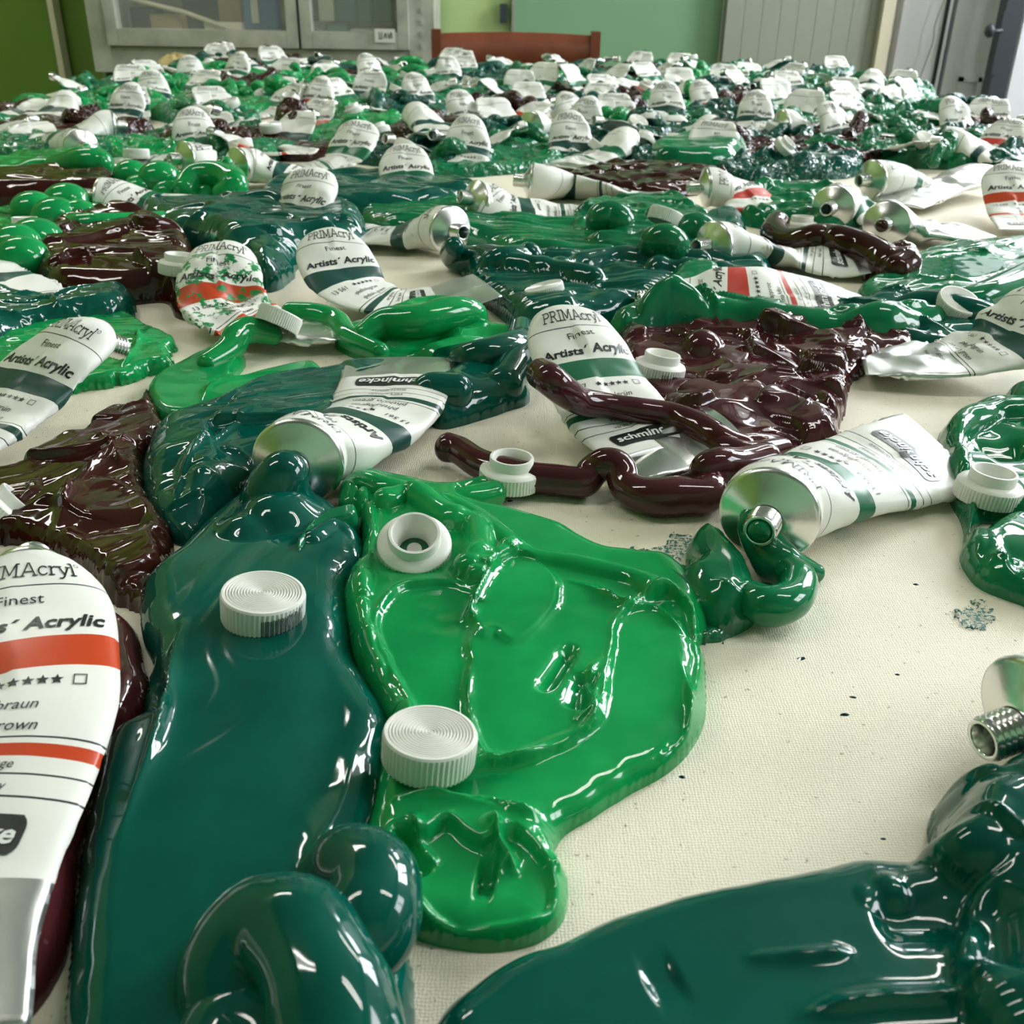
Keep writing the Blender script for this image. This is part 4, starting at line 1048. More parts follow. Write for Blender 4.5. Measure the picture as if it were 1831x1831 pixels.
p.rope([(1690, 545, 10), (1760, 530, 12), (1831, 500, 12), (1880, 480, 12)], [.006, .009, .010, .009], n=14)
p.done('paint_heap', 'emerald', 'broad green paint heap at the right edge beyond the brown mass')

# right edge: looping green rope and pool under the upturned cap
p = Paint()
p.field([(1675, 790), (1700, 750), (1750, 728), (1850, 722), (1950, 740), (1950, 900), (1850, 930), (1760, 920), (1740, 960), (1800, 930), (1900, 950), (1950, 1020), (1900, 1080), (1820, 1062), (1750, 1030), (1722, 985), (1725, 930), (1700, 880)], .0100, .008, res=.0006, wav=(.0015, .02), seed=95,
        feats=[('rope', [(1700, 830), (1690, 790), (1730, 755), (1800, 738), (1900, 745)], .007, .009), ('dent', [(1750, 800), (1850, 800)], .007, .006), ('rope', [(1745, 940), (1740, 985), (1780, 1025), (1850, 1045), (1930, 1050)], .0045, .007),
               ('ridge', [(1765, 985), (1800, 995), (1831, 990)], .001, .002), ('dent', [(1790, 990), (1900, 1000)], .008, .0035)])
p.done('paint_puddle', 'emerald', 'looping green paint rope and pool at the right edge under an upturned cap')
# small dab
p = Paint(); p.field([(1800, 700), (1850, 690), (1900, 700), (1900, 735), (1840, 735), (1805, 725)], .010, .007, seed=97); p.done('paint_dab', 'emerald', 'small green paint dab at the right edge above the looping green rope')

# bottom right: dark teal sweep
p = Paint()
p.field([(780, 1831), (830, 1780), (900, 1730), (980, 1700), (1060, 1660), (1200, 1620), (1330, 1590), (1420, 1575), (1520, 1550), (1600, 1555), (1660, 1540), (1670, 1500), (1668, 1450), (1700, 1425), (1740, 1420), (1760, 1395), (1831, 1375), (1950, 1380), (2150, 1500), (2150, 2100), (760, 2100), (760, 1900)], .0125, .009, res=.0006, wav=(.0005, .08), tm=.03, streak=(.35, .0003, .018, .16), seed=101,
        feats=[('blob', (1725, 1490), .0098, .010), ('rope', [(1765, 1440), (1800, 1410), (1860, 1400), (1940, 1420)], .010, .010), ('rope', [(1740, 1530), (1780, 1500), (1850, 1470), (1940, 1480)], .011, .0135),
               ('rope', [(1560, 1600), (1660, 1570), (1730, 1540), (1800, 1520)], .005, .009),
               ('rope', [(1880, 1560), (1820, 1650), (1800, 1760), (1850, 1850), (1900, 1950)], .0095, .0125), ('dent', [(1770, 1600), (1775, 1720), (1760, 1780)], .004, .006),
               ('ridge', [(1320, 1715), (1420, 1712), (1540, 1705)], .0010, .0020), ('dent', [(1550, 1640), (1650, 1640), (1760, 1640)], .005, .0025),
               ('ridge', [(1400, 1825), (1560, 1800), (1700, 1790), (1760, 1760)], .0016, .0030), ('dent', [(1150, 1760), (1220, 1740)], .004, .001)])
p.done('paint_puddle', 'teal', 'wide dark teal paint sweep filling the bottom right corner')
p = Paint(); p.field([(600, 1760), (660, 1735), (700, 1710), (735, 1735), (720, 1760), (660, 1790), (600, 1831), (560, 1831)], .010, .006, rag=.002, seed=104); p.done('paint_dab', 'teal', 'rough-edged teal paint dab below the coiled rope at the bottom')
# thin dry smear under the nozzle tube
p = Paint(); p.field([(1130, 992), (1170, 985), (1200, 962), (1235, 960), (1232, 990), (1190, 1000), (1150, 1002)], .0009, .0006, rag=.0045, res=.0004, seed=106); p.done('paint_smear', 'dry', 'thin dry teal scrape left of the big metal tube shoulder')
p = Paint(); p.field([(1705, 1100), (1740, 1082), (1780, 1092), (1775, 1115), (1730, 1122)], .0003, .0002, rag=.0050, res=.0003, seed=108); p.done('paint_smear', 'dry', 'faint green speckled scrape on the open canvas at right')

# middle distance, dark teal knife-striped mass
p = Paint()
p.field([(835, 480), (880, 470), (960, 460), (1060, 470), (1180, 450), (1260, 455), (1370, 490), (1380, 520), (1330, 535), (1200, 545), (1100, 570), (1010, 590), (930, 580), (890, 550), (850, 520)], .014, .010, res=.0011, wav=(.003, .025), streak=(0.05, .0014, .0040, .12), facets=(.04, .001, .06), seed=111,
        feats=[('rope', [(880, 470), (960, 480), (1060, 500)], .007, .014), ('rope', [(1180, 480), (1280, 490), (1370, 510)], .009, .012), ('rope', [(1000, 480), (1100, 460), (1250, 465)], .008, .012)])
p.done('paint_heap', 'teal', 'dark teal knife-striped paint mass in the middle distance with a tilted cap')
p = Paint()
p.field([(640, 385), (700, 360), (800, 350), (850, 385), (940, 400), (1040, 405), (1180, 400), (1200, 440), (1100, 470), (1000, 465), (920, 450), (850, 430), (760, 420), (680, 410)], .012, .010, res=.0012, wav=(.002, .02), streak=(-.25, .002, .005, .08), seed=113)
p.done('paint_heap', 'emerald', 'long green paint stripe running from the aluminium tube toward the green loops')
p = Paint()
p.field([(1015, 400), (1060, 370), (1120, 360), (1200, 365), (1260, 385), (1290, 430), (1300, 460), (1220, 475), (1150, 480), (1090, 465), (1030, 440)], .016, .012, res=.0012, wav=(.004, .025), facets=(.02, .001, .12), seed=115)
for (a, b, c) in ((1090, 392, 17), (1185, 436, 20), (1240, 415, 17)):
    p.rope([(a-22, b+20, c*.6), (a-14, b, c*1.1), (a+6, b-6, c*1.25), (a+20, b+8, c*1.0), (a+16, b+26, c*.6)], [.008, .010, .010, .010, .008], n=14, seed=a)
p.done('paint_heap', 'emerald', 'looped green paint coils in the middle distance behind the dark teal mass')
p = Paint()
p.field([(815, 470), (850, 455), (920, 460), (940, 475), (900, 492), (840, 490)], .010, .008, seed=117)
p.rope([(812, 440, 20), (812, 455, 10), (830, 465, 8), (870, 462, 12), (900, 470, 14), (935, 468, 12), (950, 455, 16)], [.006, .009, .009, .0085, .010, .010, .008], n=14)
p.done('paint_rope', 'teal', 'lumpy teal paint string coming out of the aluminium tube mouth')
p = Paint()
p.rope([(1390, 400, 12), (1385, 418, 9), (1410, 432, 10), (1450, 430, 14), (1480, 425, 16), (1500, 432, 16), (1540, 445, 14), (1570, 460, 12), (1590, 475, 10), (1620, 470, 12), (1600, 485, 9)], [.009, .010, .009, .010, .009, .010, .0105, .011, .011, .010, .010], n=16)
p.field([(1545, 490), (1560, 460), (1630, 455), (1645, 470), (1600, 495)], .012, .008, res=.001, wrinkle=(.003, .01), seed=119)
p.done('paint_rope', 'brown', 'dark brown paint rope lying over the white tube at right')

# left, beyond the brown heap
p = Paint()
p.field([(250, 380), (300, 370), (420, 375), (520, 385), (640, 395), (660, 420), (620, 440), (540, 450), (520, 480), (470, 500), (400, 470), (350, 430), (280, 410)], .022, .016, res=.0012, wav=(.003, .04), streak=(-.3, .001, .012, .09), facets=(.035, .0015, .10), seed=121)
p.done('paint_heap', 'teal', 'dark teal paint heap between the brown heap and the bent white tube')
p = Paint()
p.field([(-60, 400), (0, 380), (80, 368), (200, 378), (260, 395), (240, 412), (120, 415), (60, 430), (60, 470), (0, 480), (-60, 480)], .012, .010, res=.0012, wav=(.003, .02), seed=123)
rnd = random.Random(5)
for (a, b) in ((60, 375), (100, 388), (30, 440), (65, 430), (40, 462), (120, 362), (140, 385)): p.blobm((a, b, 14), .013+.004*rnd.random())
p.rope([(100, 400, 10), (160, 405, 14), (250, 400, 12), (300, 392, 10)], [.008, .009, .008, .006], n=14)
p.done('paint_heap', 'bright', 'bright green blobby paint heap at the left edge beside the brown heap')
p = Paint()
p.field([(-60, 330), (0, 318), (80, 318), (190, 315), (215, 335), (200, 352), (100, 358), (0, 362), (-60, 362)], .020, .014, res=.0014, wav=(.002, .03), streak=(.05, .002, .01, .08), seed=125)
p.done('paint_slab', 'brown', 'long dark brown paint slab at the left edge, upper of the two near brown ones')
p = Paint()
p.field([(-40, 305), (20, 292), (90, 288), (190, 282), (210, 300), (160, 316), (60, 318), (-40, 322)], .018, .014, res=.0014, wav=(.003, .02), seed=127)
p.rope([(100, 300, 14), (150, 290, 22), (185, 292, 22)], [.010, .012, .010], n=14)
p.done('paint_heap', 'bright', 'bright green paint heap at the left below a round aluminium tube shoulder')
p = Paint()
p.field([(200, 330), (260, 318), (340, 315), (430, 325), (430, 350), (360, 362), (280, 358), (215, 350)], .010, .010, res=.0014, wav=(.003, .02), seed=129)
for (a, b, z, r) in ((235, 312, 16, .014), (285, 318, 18, .016), (250, 335, 12, .012), (340, 325, 14, .014), (390, 335, 12, .013), (300, 345, 10, .012), (410, 318, 20, .012), (370, 345, 10, .012)): p.blobm((a, b, z), r)
p.rope([(330, 340, 14), (350, 315, 22), (390, 312, 24), (420, 330, 20), (400, 350, 12)], [.010, .010, .010, .010, .010], n=14)
p.rope([(405, 290, 26), (400, 305, 20), (410, 330, 12)], [.006, .009, .010], n=14)
p.done('paint_heap', 'bright', 'heap of bright green paint balls and curls left of the two aluminium shoulders')
p = Paint()
p.field([(460, 360), (520, 325), (640, 318), (720, 325), (830, 330), (860, 350), (760, 372), (640, 380), (560, 375)], .016, .012, res=.0014, wav=(.004, .03), streak=(-.1, .002, .01, .06), seed=131)
p.done('paint_heap', 'teal', 'dark teal paint heap right of the upright white tube label')
p = Paint()
p.field([(1000, 330), (1080, 300), (1200, 298), (1290, 310), (1300, 330), (1200, 345), (1090, 345)], .012, .010, res=.0014, wav=(.002, .02), facets=(.016, .001, .15), seed=133)
p.done('paint_heap', 'brown', 'dark brown paint strip behind the pointed white tube at centre')
p = Paint()
p.field([(1330, 350), (1400, 330), (1480, 345), (1550, 370), (1560, 400), (1480, 410), (1380, 400), (1320, 385)], .014, .010, res=.0013, wav=(.004, .02), facets=(.018, .0015, .2), seed=135)
p.done('paint_heap', 'emerald', 'rippled green paint heap right of the orange-banded bent tube')
p = Paint()
p.field([(1200, 430), (1260, 400), (1330, 400), (1340, 450), (1380, 480), (1360, 500), (1280, 490), (1210, 470)], .018, .012, res=.0012, wav=(.004, .02), seed=137)
p.done('paint_heap', 'teal', 'teal paint heap at the nozzle of the white tube under the brown rope')

# ================================================================ foreground tubes
G1 = 'empty paint tubes on the canvas'
tube('orange-banded white paint tube cut by the left edge, its bare aluminium tail at the bottom', [(54, 1040, 18, 10.5), (48, 1088, 18, 8), (38, 1175, 17.5, 6), (22, 1280, 17, 5), (-42, 1420, 15, 4), (-120, 1560, 13, 3), (-190, 1720, 12, 2.5), (-235, 1900, 11, 1.2)], 'orange', seed=2, crumple=.0006, cap_len=120)
tube('dark-banded white tube at the left edge, raised on paint beside the brown sheet', TW(148, 607, 28, [(3, 5, 26, 9), (0, 0, 28, 8), (-8, -13, 23, 6), (-18, -32, 14, 4), (-30, -60, 9, 2.5), (-42, -90, 7, 1)]), 'teal', seed=5, crumple=.0012, world=True)
tube('crumpled orange-banded tube smeared with green paint, a small cap lying on it', TW(400, 460, 27, [(0, 5, 25, 9), (0, 0, 27, 8), (1, -13, 22, 6.5), (6, -32, 13, 4.5), (22, -48, 8, 3), (50, -54, 7, 2), (68, -50, 7, 1)]), 'orange', mat='label_smeared', seed=8, crumple=.0022, dents=[(45, -8, 14, 5)], world=True)
tube('dark teal-banded white tube bent up in the left centre with a flat grey tail', TW(590, 436, 27, [(-3, 5, 25, 9), (0, 0, 27, 8), (5, -13, 21, 6), (16, -30, 11, 4), (36, -40, 7, 2.5), (62, -38, 8, 2), (88, -28, 13, 1)]), 'teal', seed=11, crumple=.0010, world=True)
tube('dark green-banded white tube in the centre with a brown paint rope over it', TW(1015, 583, 30, [(-1, 5, 28, 9.5), (0, 0, 30, 8), (4, -13, 25, 6.5), (12, -34, 15, 5), (22, -58, 9, 3), (33, -78, 8, 1.5)]), 'green', seed=14, crumple=.0011, world=True)
tube('white tube with its bare aluminium shoulder facing left, in front of its twisted foil tail', TW(533, 826, 17, [(0, 0, 17, 14.8), (1, 10, 16, 13.5), (9, 27, 13, 9), (20, 53, 12, 5), (23, 86, 13, 3), (20, 120, 11, 1)]), 'teal', seed=17, crumple=.0010, neck_paint='dteal', world=True)
tube('green-striped white tube with a big round aluminium shoulder facing the camera at right', TW(1375, 920, 17, [(0, 0, 17, 14.8), (5, 10, 16, 14), (21, 28, 12, 10), (43, 45, 10, 6.5), (62, 56, 10, 4), (80, 66, 9, 1)]), 'green', seed=20, crumple=.0008, roll=[0, 0, -4, -10, -16, -18], neck_paint='emerald', world=True)
tube('dark teal-banded white tube at the right edge with a creased foil tail pointing left', TW(1875, 545, 30, [(5, 4, 28, 10), (0, 0, 30, 8), (-10, -8, 25, 6), (-26, -16, 15, 4), (-55, -18, 9, 2.5), (-86, -12, 7, 1)]), 'teal', mat='label_teal_short', logo=False, seed=23, crumple=.0022, world=True)
tube('flat white tube seen edge-on with a thin red stripe, behind the green ridge', [(1185, 536, 12, 11), (1215, 536, 12, 10), (1275, 536, 13, 8), (1350, 536, 14, 6), (1460, 540, 12, 3.5), (1565, 548, 9, 1)], 'red', seed=26, crumple=.0008, roll=[0, 0, -30, -34, -20, 0])
tube('silver foil tail of a tube lying under the centre tube', [(1290, 770, 8, 6), (1250, 775, 8, 5), (1200, 790, 7, 4), (1150, 805, 6, 2.5), (1080, 815, 5, 1)], 'green', mat='alu', seed=29, crumple=.0016, text=0, shoulder=False)
tube('tube shoulder cut by the right edge, standing beside the bottom right teal sweep', [(1850, 1290, 16, 14.5), (1880, 1280, 16, 13), (1960, 1260, 12, 8), (2080, 1240, 8, 3), (2200, 1230, 6, 1)], 'teal', seed=31, neck_paint=None)
# middle distance
tube('long white tube lying left of centre, its green-banded head pointing left', [(180, 352, 15, 13), (205, 355, 14, 12), (250, 372, 9, 7), (320, 378, 8, 4), (400, 382, 7, 3), (470, 388, 6, 1)], 'green', seed=33, crumple=.0012, roll=[-10, -10, -14, -20, -14, 0])
tube('upright white tube head with black print, tail curling forward beside the long tube', TW(558, 322, 34, [(0, 5, 32, 9), (0, 0, 34, 8), (-2, -12, 26, 6.5), (-10, -26, 14, 4), (-28, -28, 10, 2), (-50, -15, 10, 1)]), 'teal', seed=36, crumple=.0012, world=True)
tube('tube with an open dark-mouthed aluminium shoulder facing right, body curled left', TW(805, 412, 17, [(0, 0, 17, 14.8), (-7, 8, 16, 14), (-22, 18, 11, 9), (-44, 22, 8, 4), (-65, 30, 8, 2), (-85, 40, 9, 1)]), 'teal', seed=39, crumple=.0012, world=True)
tube('white tube with a green band beside the open aluminium shoulder, label head tilted left', [(852, 358, 18, 13), (868, 362, 16, 12), (905, 378, 11, 8), (970, 385, 8, 4), (1030, 388, 7, 3), (1080, 390, 6, 1)], 'teal', seed=42, crumple=.0012, roll=[-16, -16, -16, -14, -8, 0])
tube('white tube with a sharp cone-shaped end pointing left, lying before the brown strip', [(950, 325, 17, 14.5), (965, 327, 16, 13), (1010, 335, 10, 8), (1070, 342, 8, 5), (1130, 348, 7, 3), (1190, 352, 6, 1)], 'teal', seed=45, crumple=.0010, roll=[30, 30, 30, 30, 10, 0])
tube('white tube under the dark brown rope at right, cone end at its left', [(1275, 440, 18, 14.5), (1295, 440, 17, 13), (1350, 452, 11, 8), (1410, 460, 8, 5), (1480, 465, 8, 4), (1545, 470, 7, 1)], 'teal', seed=48, crumple=.0014, roll=[20, 20, 20, 10, -12, 0])
tube('bent white tube with a red band, right of centre beside the rippled green heap', [(1262, 335, 18, 14.5), (1278, 335, 18, 13), (1315, 345, 14, 9), (1345, 362, 10, 5), (1355, 378, 8, 2)], 'red', seed=51, crumple=.0018, roll=[-14, -14, -10, 0, 0])
tube('white tube cone half covered in green, behind the paint-splashed shoulder', [(1490, 370, 18, 14.5), (1508, 365, 17, 13), (1545, 380, 12, 8), (1590, 400, 8, 4), (1610, 415, 7, 1)], 'green', seed=54, crumple=.0014)
tube('aluminium shoulder splashed with brown paint facing left, body running right', TW(1585, 400, 17, [(0, 0, 17, 14.5), (6, 9, 16, 14), (24, 18, 11, 8), (48, 18, 8, 4), (70, 24, 9, 1)]), 'orange', mat='alu', seed=57, crumple=.0018, text=0, neck_paint='brown', world=True)
tube('white tube cone dipped in green paint with its point to the right', [(1560, 320, 20, 14.5), (1580, 318, 20, 13), (1620, 322, 14, 9), (1660, 330, 10, 5), (1700, 335, 8, 1)], 'green', seed=60, crumple=.0010)
tube('long narrow rolled silver tube leaning between the cone and the orange label', [(1755, 310, 16, 8), (1720, 322, 14, 7), (1680, 335, 10, 6), (1640, 350, 8, 4), (1600, 365, 6, 1)], 'teal', mat='alu', seed=63, crumple=.0010, text=0, shoulder=False)
tube('orange-banded white tube at the right edge facing the camera, above the creased silver tail', TW(1802, 312, 30, [(0, 5, 28, 9), (0, 0, 30, 8), (-2, -13, 24, 6), (-4, -34, 13, 4), (-8, -60, 8, 2), (-12, -85, 6, 1)]), 'orange', seed=66, crumple=.0012, world=True)
tube('red-banded white tube at the far right edge leaning left', TW(1808, 228, 32, [(3, 5, 30, 9), (0, 0, 32, 8), (-8, -10, 26, 6), (-24, -26, 14, 4), (-50, -40, 8, 2)]), 'red', seed=69, crumple=.0014, world=True)
tube('tube with a round aluminium shoulder facing left, black mouth, in the left field', TW(330, 285, 17, [(0, 0, 17, 14.5), (7, 10, 15, 13), (-15, 30, 10, 7), (-50, 36, 8, 4), (-80, 36, 8, 1)]), 'teal', seed=72, crumple=.0012, world=True)
tube('tube whose grey aluminium shoulder faces left, its white body twisting to the right', TW(425, 297, 18, [(0, 0, 18, 14.5), (8, 8, 17, 13), (30, 12, 11, 8), (60, 10, 8, 4), (95, 14, 8, 1)]), 'teal', seed=75, crumple=.0014, world=True)
tube('tube with a round shoulder dribbling green at the left, behind the bright green heap', [(145, 262, 18, 14.5), (128, 258, 17, 13), (95, 255, 11, 7), (60, 250, 8, 1)], 'green', seed=78, crumple=.0012, neck_paint='bright')
tube('white label head above the curling silver strip, left of centre', TW(640, 232, 35, [(0, 5, 33, 9), (0, 0, 35, 8), (-1, -12, 28, 6), (-12, -34, 14, 4), (-40, -50, 9, 1.5)]), 'green', seed=81, crumple=.0016, world=True)
tube('pale label head dipped in green paint, left of the brown strip at centre', TW(725, 276, 27, [(0, 5, 25, 9), (0, 0, 27, 8), (1, -12, 21, 6), (4, -30, 11, 4), (8, -50, 7, 1)]), 'green', seed=84, crumple=.0012, world=True)
tube('thin white tail strip poking up at the left edge beside the green balls', [(-60, 480, 14, 4), (-20, 500, 14, 3), (20, 515, 12, 2.5), (45, 540, 9, 1)], 'teal', seed=87, crumple=.0012, shoulder=False, text=0)

# ================================================================ caps near the camera
def hearts(root):
    v = []
    for i in range(24):
        t = 2*math.pi*i/24; v.append((16*math.sin(t)**3*.00007, (13*math.cos(t)-5*math.cos(2*t)-2*math.cos(3*t)-math.cos(4*t))*.00007))
    mb = MB(); a0 = math.radians(-62); R = .01115
    for dx, vs, fs in [(0, v, [tuple(range(24))])]+[(-.0032-.0008*k, [(-.00016, -.0012), (.00016, -.0012), (.00016, .0012), (-.00016, .0012)], [(0, 1, 2, 3)]) for k in range(4)]:
        mb.add([(R*math.cos(a0+(p[0]+dx)/R), R*math.sin(a0+(p[0]+dx)/R), .0030+p[1]) for p in vs], fs)
    mb.build('printed_mark', M['ink'], root, origin=(0, 0, 0))
def smudge(root):
    mb = MB(); R = .01112; rnd = random.Random(3)
    for k in range(30):
        a = math.radians(-80+k*2.2); z1 = .0052+.0018*rnd.random()*(k/30)+.0005; mb.add([(R*math.cos(a), R*math.sin(a), .0008), (R*math.cos(a+.022), R*math.sin(a+.022), .0008), (R*math.cos(a+.022), R*math.sin(a+.022), z1), (R*math.cos(a), R*math.sin(a), z1)], [(0, 1, 2, 3)])
    mb.build('paint_smudge', M['dteal'], root, origin=(0, 0, 0))
cap('white ringed screw cap lying on the big teal puddle, green smudge on its ridges', 467, 1075, 'top', tilt=(-1, 6), mark=smudge, lift=-1.0)
cap('largest white ringed screw cap, on the lower left of the bright green puddle', 765, 1340, 'top', tilt=(-5, 5), lift=1.0, sc=.94)
cap('white cap lying open side up in the bright green, a green ring inside', 740, 965, 'open', tilt=(24, 4), inner='emerald', lift=-1.0)
cap('white cap with raised collar sitting on the brown rope on the canvas', 912, 848, 'open', tilt=(-1, 3), z=3.0)
cap('white upturned cap with collar on the looping green rope at the right edge', 1768, 870, 'open', tilt=(-2, 5), lift=-1)
cap('white upturned cap with a small black heart mark in the maroon mass', 1178, 655, 'open', tilt=(-4, 8), mark=hearts, lift=-1)
cap('white cap tilted on edge on the dark teal striped mass', 978, 522, 'top', tilt=(-4, -16), z=11, sc=.95)
cap('white cap half sunk in green left of the centre tube', 852, 632, 'top', tilt=(-34, -6), lift=-5, z=10)
cap('white cap lying on the crumpled smeared tube', 492, 570, 'top', tilt=(-28, 24), z=14, sc=.95)
cap('white upturned cap on the right part of the brown heap at left', 318, 470, 'open', tilt=(-6, 6), lift=-2)
cap('white cap cut by the left edge in the brown paint', -8, 925, 'open', tilt=(-30, 50), lift=2)
cap('white cap sunk in the green heap at the right edge', 1708, 540, 'top', tilt=(22, 10), lift=-1)
cap('white upturned cap beside the brown rope at right', 1432, 412, 'open', tilt=(-4, 0), lift=3)
cap('white cap on the green balls at the left edge', 48, 420, 'open', tilt=(-8, 0), lift=4)
cap('white cap crowning the green curls left of the aluminium shoulders', 368, 306, 'open', tilt=(0, 0), lift=14)
cap('white cap on the left of the green curls', 248, 305, 'top', tilt=(-8, 0), lift=14)
cap('small white cap in the looped green coils', 1185, 405, 'top', tilt=(-20, 20), lift=6)

# ================================================================ landmarks of the far field
MARKS = []
def rot(offs, a): c, q = math.cos(a), math.sin(a); return [(o[0]*c-o[1]*q, o[0]*q+o[1]*c, o[2], o[3]) for o in offs]
TALL = [(0, 5, 37, 10), (0, 0, 37.5, 9), (1, -8, 31, 8), (3, -17, 19, 6), (4, -32, 10, 4), (6, -52, 6, 2), (6, -66, 5, 1)]
CONE = [(0, 0, 17, 14.8), (0, -9, 17, 14.2), (3, -28, 12, 8), (0, -52, 8, 4.5), (-4, -76, 7, 3), (0, -100, 6, 1)]
def head(px, py, a, band, label, dz=0):
    dz -= 4
    tube(label, TW(px, py, 37+dz, [(o[0], o[1], o[2]+dz*.8, o[3]) for o in rot(TALL, a)]), band, seed=px, crumple=.0022, world=True, res=(40, 36), text=1, dome=(.42, .032), group='paint tubes in the far field')
    p = at(px, py, .037); MARKS.append((p.x, p.y))
def cone(px, py, a, band, label, plug=None, dz=0):
    tube(label, TW(px, py, 17+dz, [(o[0], o[1], o[2]+dz, o[3]) for o in rot(CONE, a)]), band, seed=px, crumple=.0022, world=True, res=(40, 36), text=0, neck_paint=plug, group='paint tubes in the far field')
    p = at(px, py, .017); MARKS.append((p.x, p.y))
head(820, 178, .25, 'teal', 'upper of two grey-printed label heads stacked right of the dark-plugged shoulder')
head(838, 226, -.2, 'teal', 'lower of two grey-printed label heads stacked right of the dark-plugged shoulder')
head(345, 212, .15, 'green', 'domed white label head above the bright green field at left')
head(272, 140, .1, 'teal', 'domed white label head near the left far corner, lower one')
head(235, 165, -.3, 'teal', 'domed label head leaning right beside the brown strip at far left')
head(740, 145, .2, 'teal', 'domed white label head in the far rows, left of the chair line')
head(1012, 182, .5, 'green', 'pale label head leaning left, upper of a pair below the chair')
head(1018, 218, -.1, 'teal', 'pale label head, lower of a pair below the chair')
head(1052, 190, -.6, 'teal', 'white head folded to the right beside the pale pair below the chair')
head(1190, 160, -.15, 'teal', 'tall narrow upright label head right of centre in the far field', 8)
head(1252, 158, .2, 'orange', 'orange-banded label head right of the tall narrow upright one', 2)
head(1352, 178, -.3, 'teal', 'worn white label head left of the sparkling brown paint at right')
head(1480, 200, .4, 'teal', 'oval pale label head before the white door')
head(1700, 190, .1, 'teal', 'crinkled yellowish label head near the dark door post')
head(575, 152, -.4, 'red', 'red-banded crumpled head in the far rows left of centre')
head(338, 112, .2, 'teal', 'small domed label head at the far left, just below the cabinet')
head(430, 105, -.4, 'green', 'small white head under the cabinet centre')
head(655, 108, .3, 'teal', 'small white head under the cabinet right door')
head(800, 112, 0, 'teal', 'small white head in front of the chair left post')
cone(742, 208, 0.5, 'teal', 'round white shoulder plugged with dark teal paint, left of the stacked heads', 'teal', 4)
cone(950, 225, 2.6, 'teal', 'tube lying with its cone end away, left of the pale pair')
cone(1398, 222, 2.0, 'teal', 'tube with a cone end at left above the rippled green heap, long foil body', None, 3)
cone(1275, 232, -1.2, 'green', 'tube with its cone end at right, in front of the tall upright head')
cone(200, 225, -1.0, 'teal', 'long pale tube whose black-mouthed shoulder faces right in the left field', None, 3)
cone(125, 186, -.2, 'teal', 'round shoulder dripping dark green at the left table edge', 'emerald', 4)
cone(1120, 255, -.7, 'green', 'tube with its cone end turned right, behind the pointed white tube')
cone(1690, 255, .9, 'teal', 'tube with round open end at right, left of the red-banded tube', None, 4)
cone(1560, 142, -.5, 'teal', 'round white shoulder with dark paint at the far right corner', 'teal', 8)
p = Paint(); p.field([(488, 232), (495, 212), (515, 200), (545, 202), (560, 218), (556, 236), (520, 240)], .036, .020, res=.0016, wav=(.004, .02), facets=(.014, .003, .4), seed=301)
p.done('paint_heap', 'brown_r', 'tall glistening maroon paint peak in the left half of the far field'); MARKS.append((at(520, 222)[0], at(520, 222)[1]))
p = Paint(); p.field([(475, 175), (480, 158), (510, 152), (530, 160), (528, 176), (500, 180)], .020, .014, res=.0018, seed=303)
for (a, b, c, r) in ((492, 150, 26, .015), (510, 158, 22, .013), (485, 165, 16, .012)): p.blobm((a, b, c), r)
p.done('paint_heap', 'bright_r', 'bright green ball-shaped paint lump in the far rows left of centre'); MARKS.append((at(500, 165)[0], at(500, 165)[1]))
p = Paint(); p.field([(450, 265), (520, 250), (620, 252), (700, 262), (690, 275), (600, 280), (500, 280)], .012, .010, res=.0016, wav=(.003, .03), seed=305); p.done('paint_heap', 'brown_r', 'low red-brown paint streak behind the curling silver strip')
p = Paint(); p.field([(1160, 270), (1230, 255), (1330, 262), (1320, 285), (1240, 292), (1170, 288)], .022, .014, res=.0016, wav=(.003, .03), seed=307); p.done('paint_heap', 'emerald', 'smooth green paint bar behind the red-banded bent tube')
p = Paint(); p.field([(1385, 262), (1440, 250), (1530, 255), (1590, 275), (1560, 292), (1460, 300), (1390, 285)], .012, .010, res=.0016, facets=(.014, .002, .3), seed=309); p.done('paint_heap', 'brown_r', 'sparkling brown paint patch in front of the foil-bodied cone tube')
# ================================================================ the far field of the canvas
rnd = random.Random(11)
def place_word(px):
    return ['far left', 'left side', 'left of centre', 'centre', 'right of centre', 'right side', 'far right'][max(0, min(6, int(px/1831*7)))]
def row_word(y):
    return ('nearest far row' if y < 1.10 else 'second far row' if y < 1.26 else 'third far row' if y < 1.44 else 'fourth far row' if y < 1.62 else 'fifth far row' if y < 1.80 else 'rearmost row')
def to_px(x, y, z):
    d = R_CAM.transposed() @ Vector((x, y, z-H)); return 915.5+FPX*d.x/-d.z, 915.5-FPX*d.y/-d.z
used = {}
def uniq(s):
    used[s] = used.get(s, 0)+1; k = used[s]
    return s if k == 1 else s + [', second from left', ', third from left', ', fourth from left', ', fifth from left', ', sixth from left', ', seventh from left'][min(k-2, 5)]
def lx(y): return TX0+max(0, y-1.5)*.16      # the heaps leave the far left corner of the canvas bare
def xr(y): return lx(y)+.03, TX1-.04
# paint heaps: a jittered lattice, each its own heap
heaps = []
rows = [1.02, 1.10, 1.18, 1.27, 1.36, 1.45, 1.55, 1.65, 1.75, 1.86, 1.96]
for ri, y in enumerate(rows):
    x0, x1 = xr(y); n = 10
    for k in range(n):
        x = x0+(x1-x0)*(k+.5)/n + rnd.uniform(-.03, .03) + (.04 if ri % 2 else -.04); yy = y+rnd.uniform(-.03, .03)
        x = min(max(x, x0+.02), x1-.02)
        heaps.append((x, yy))
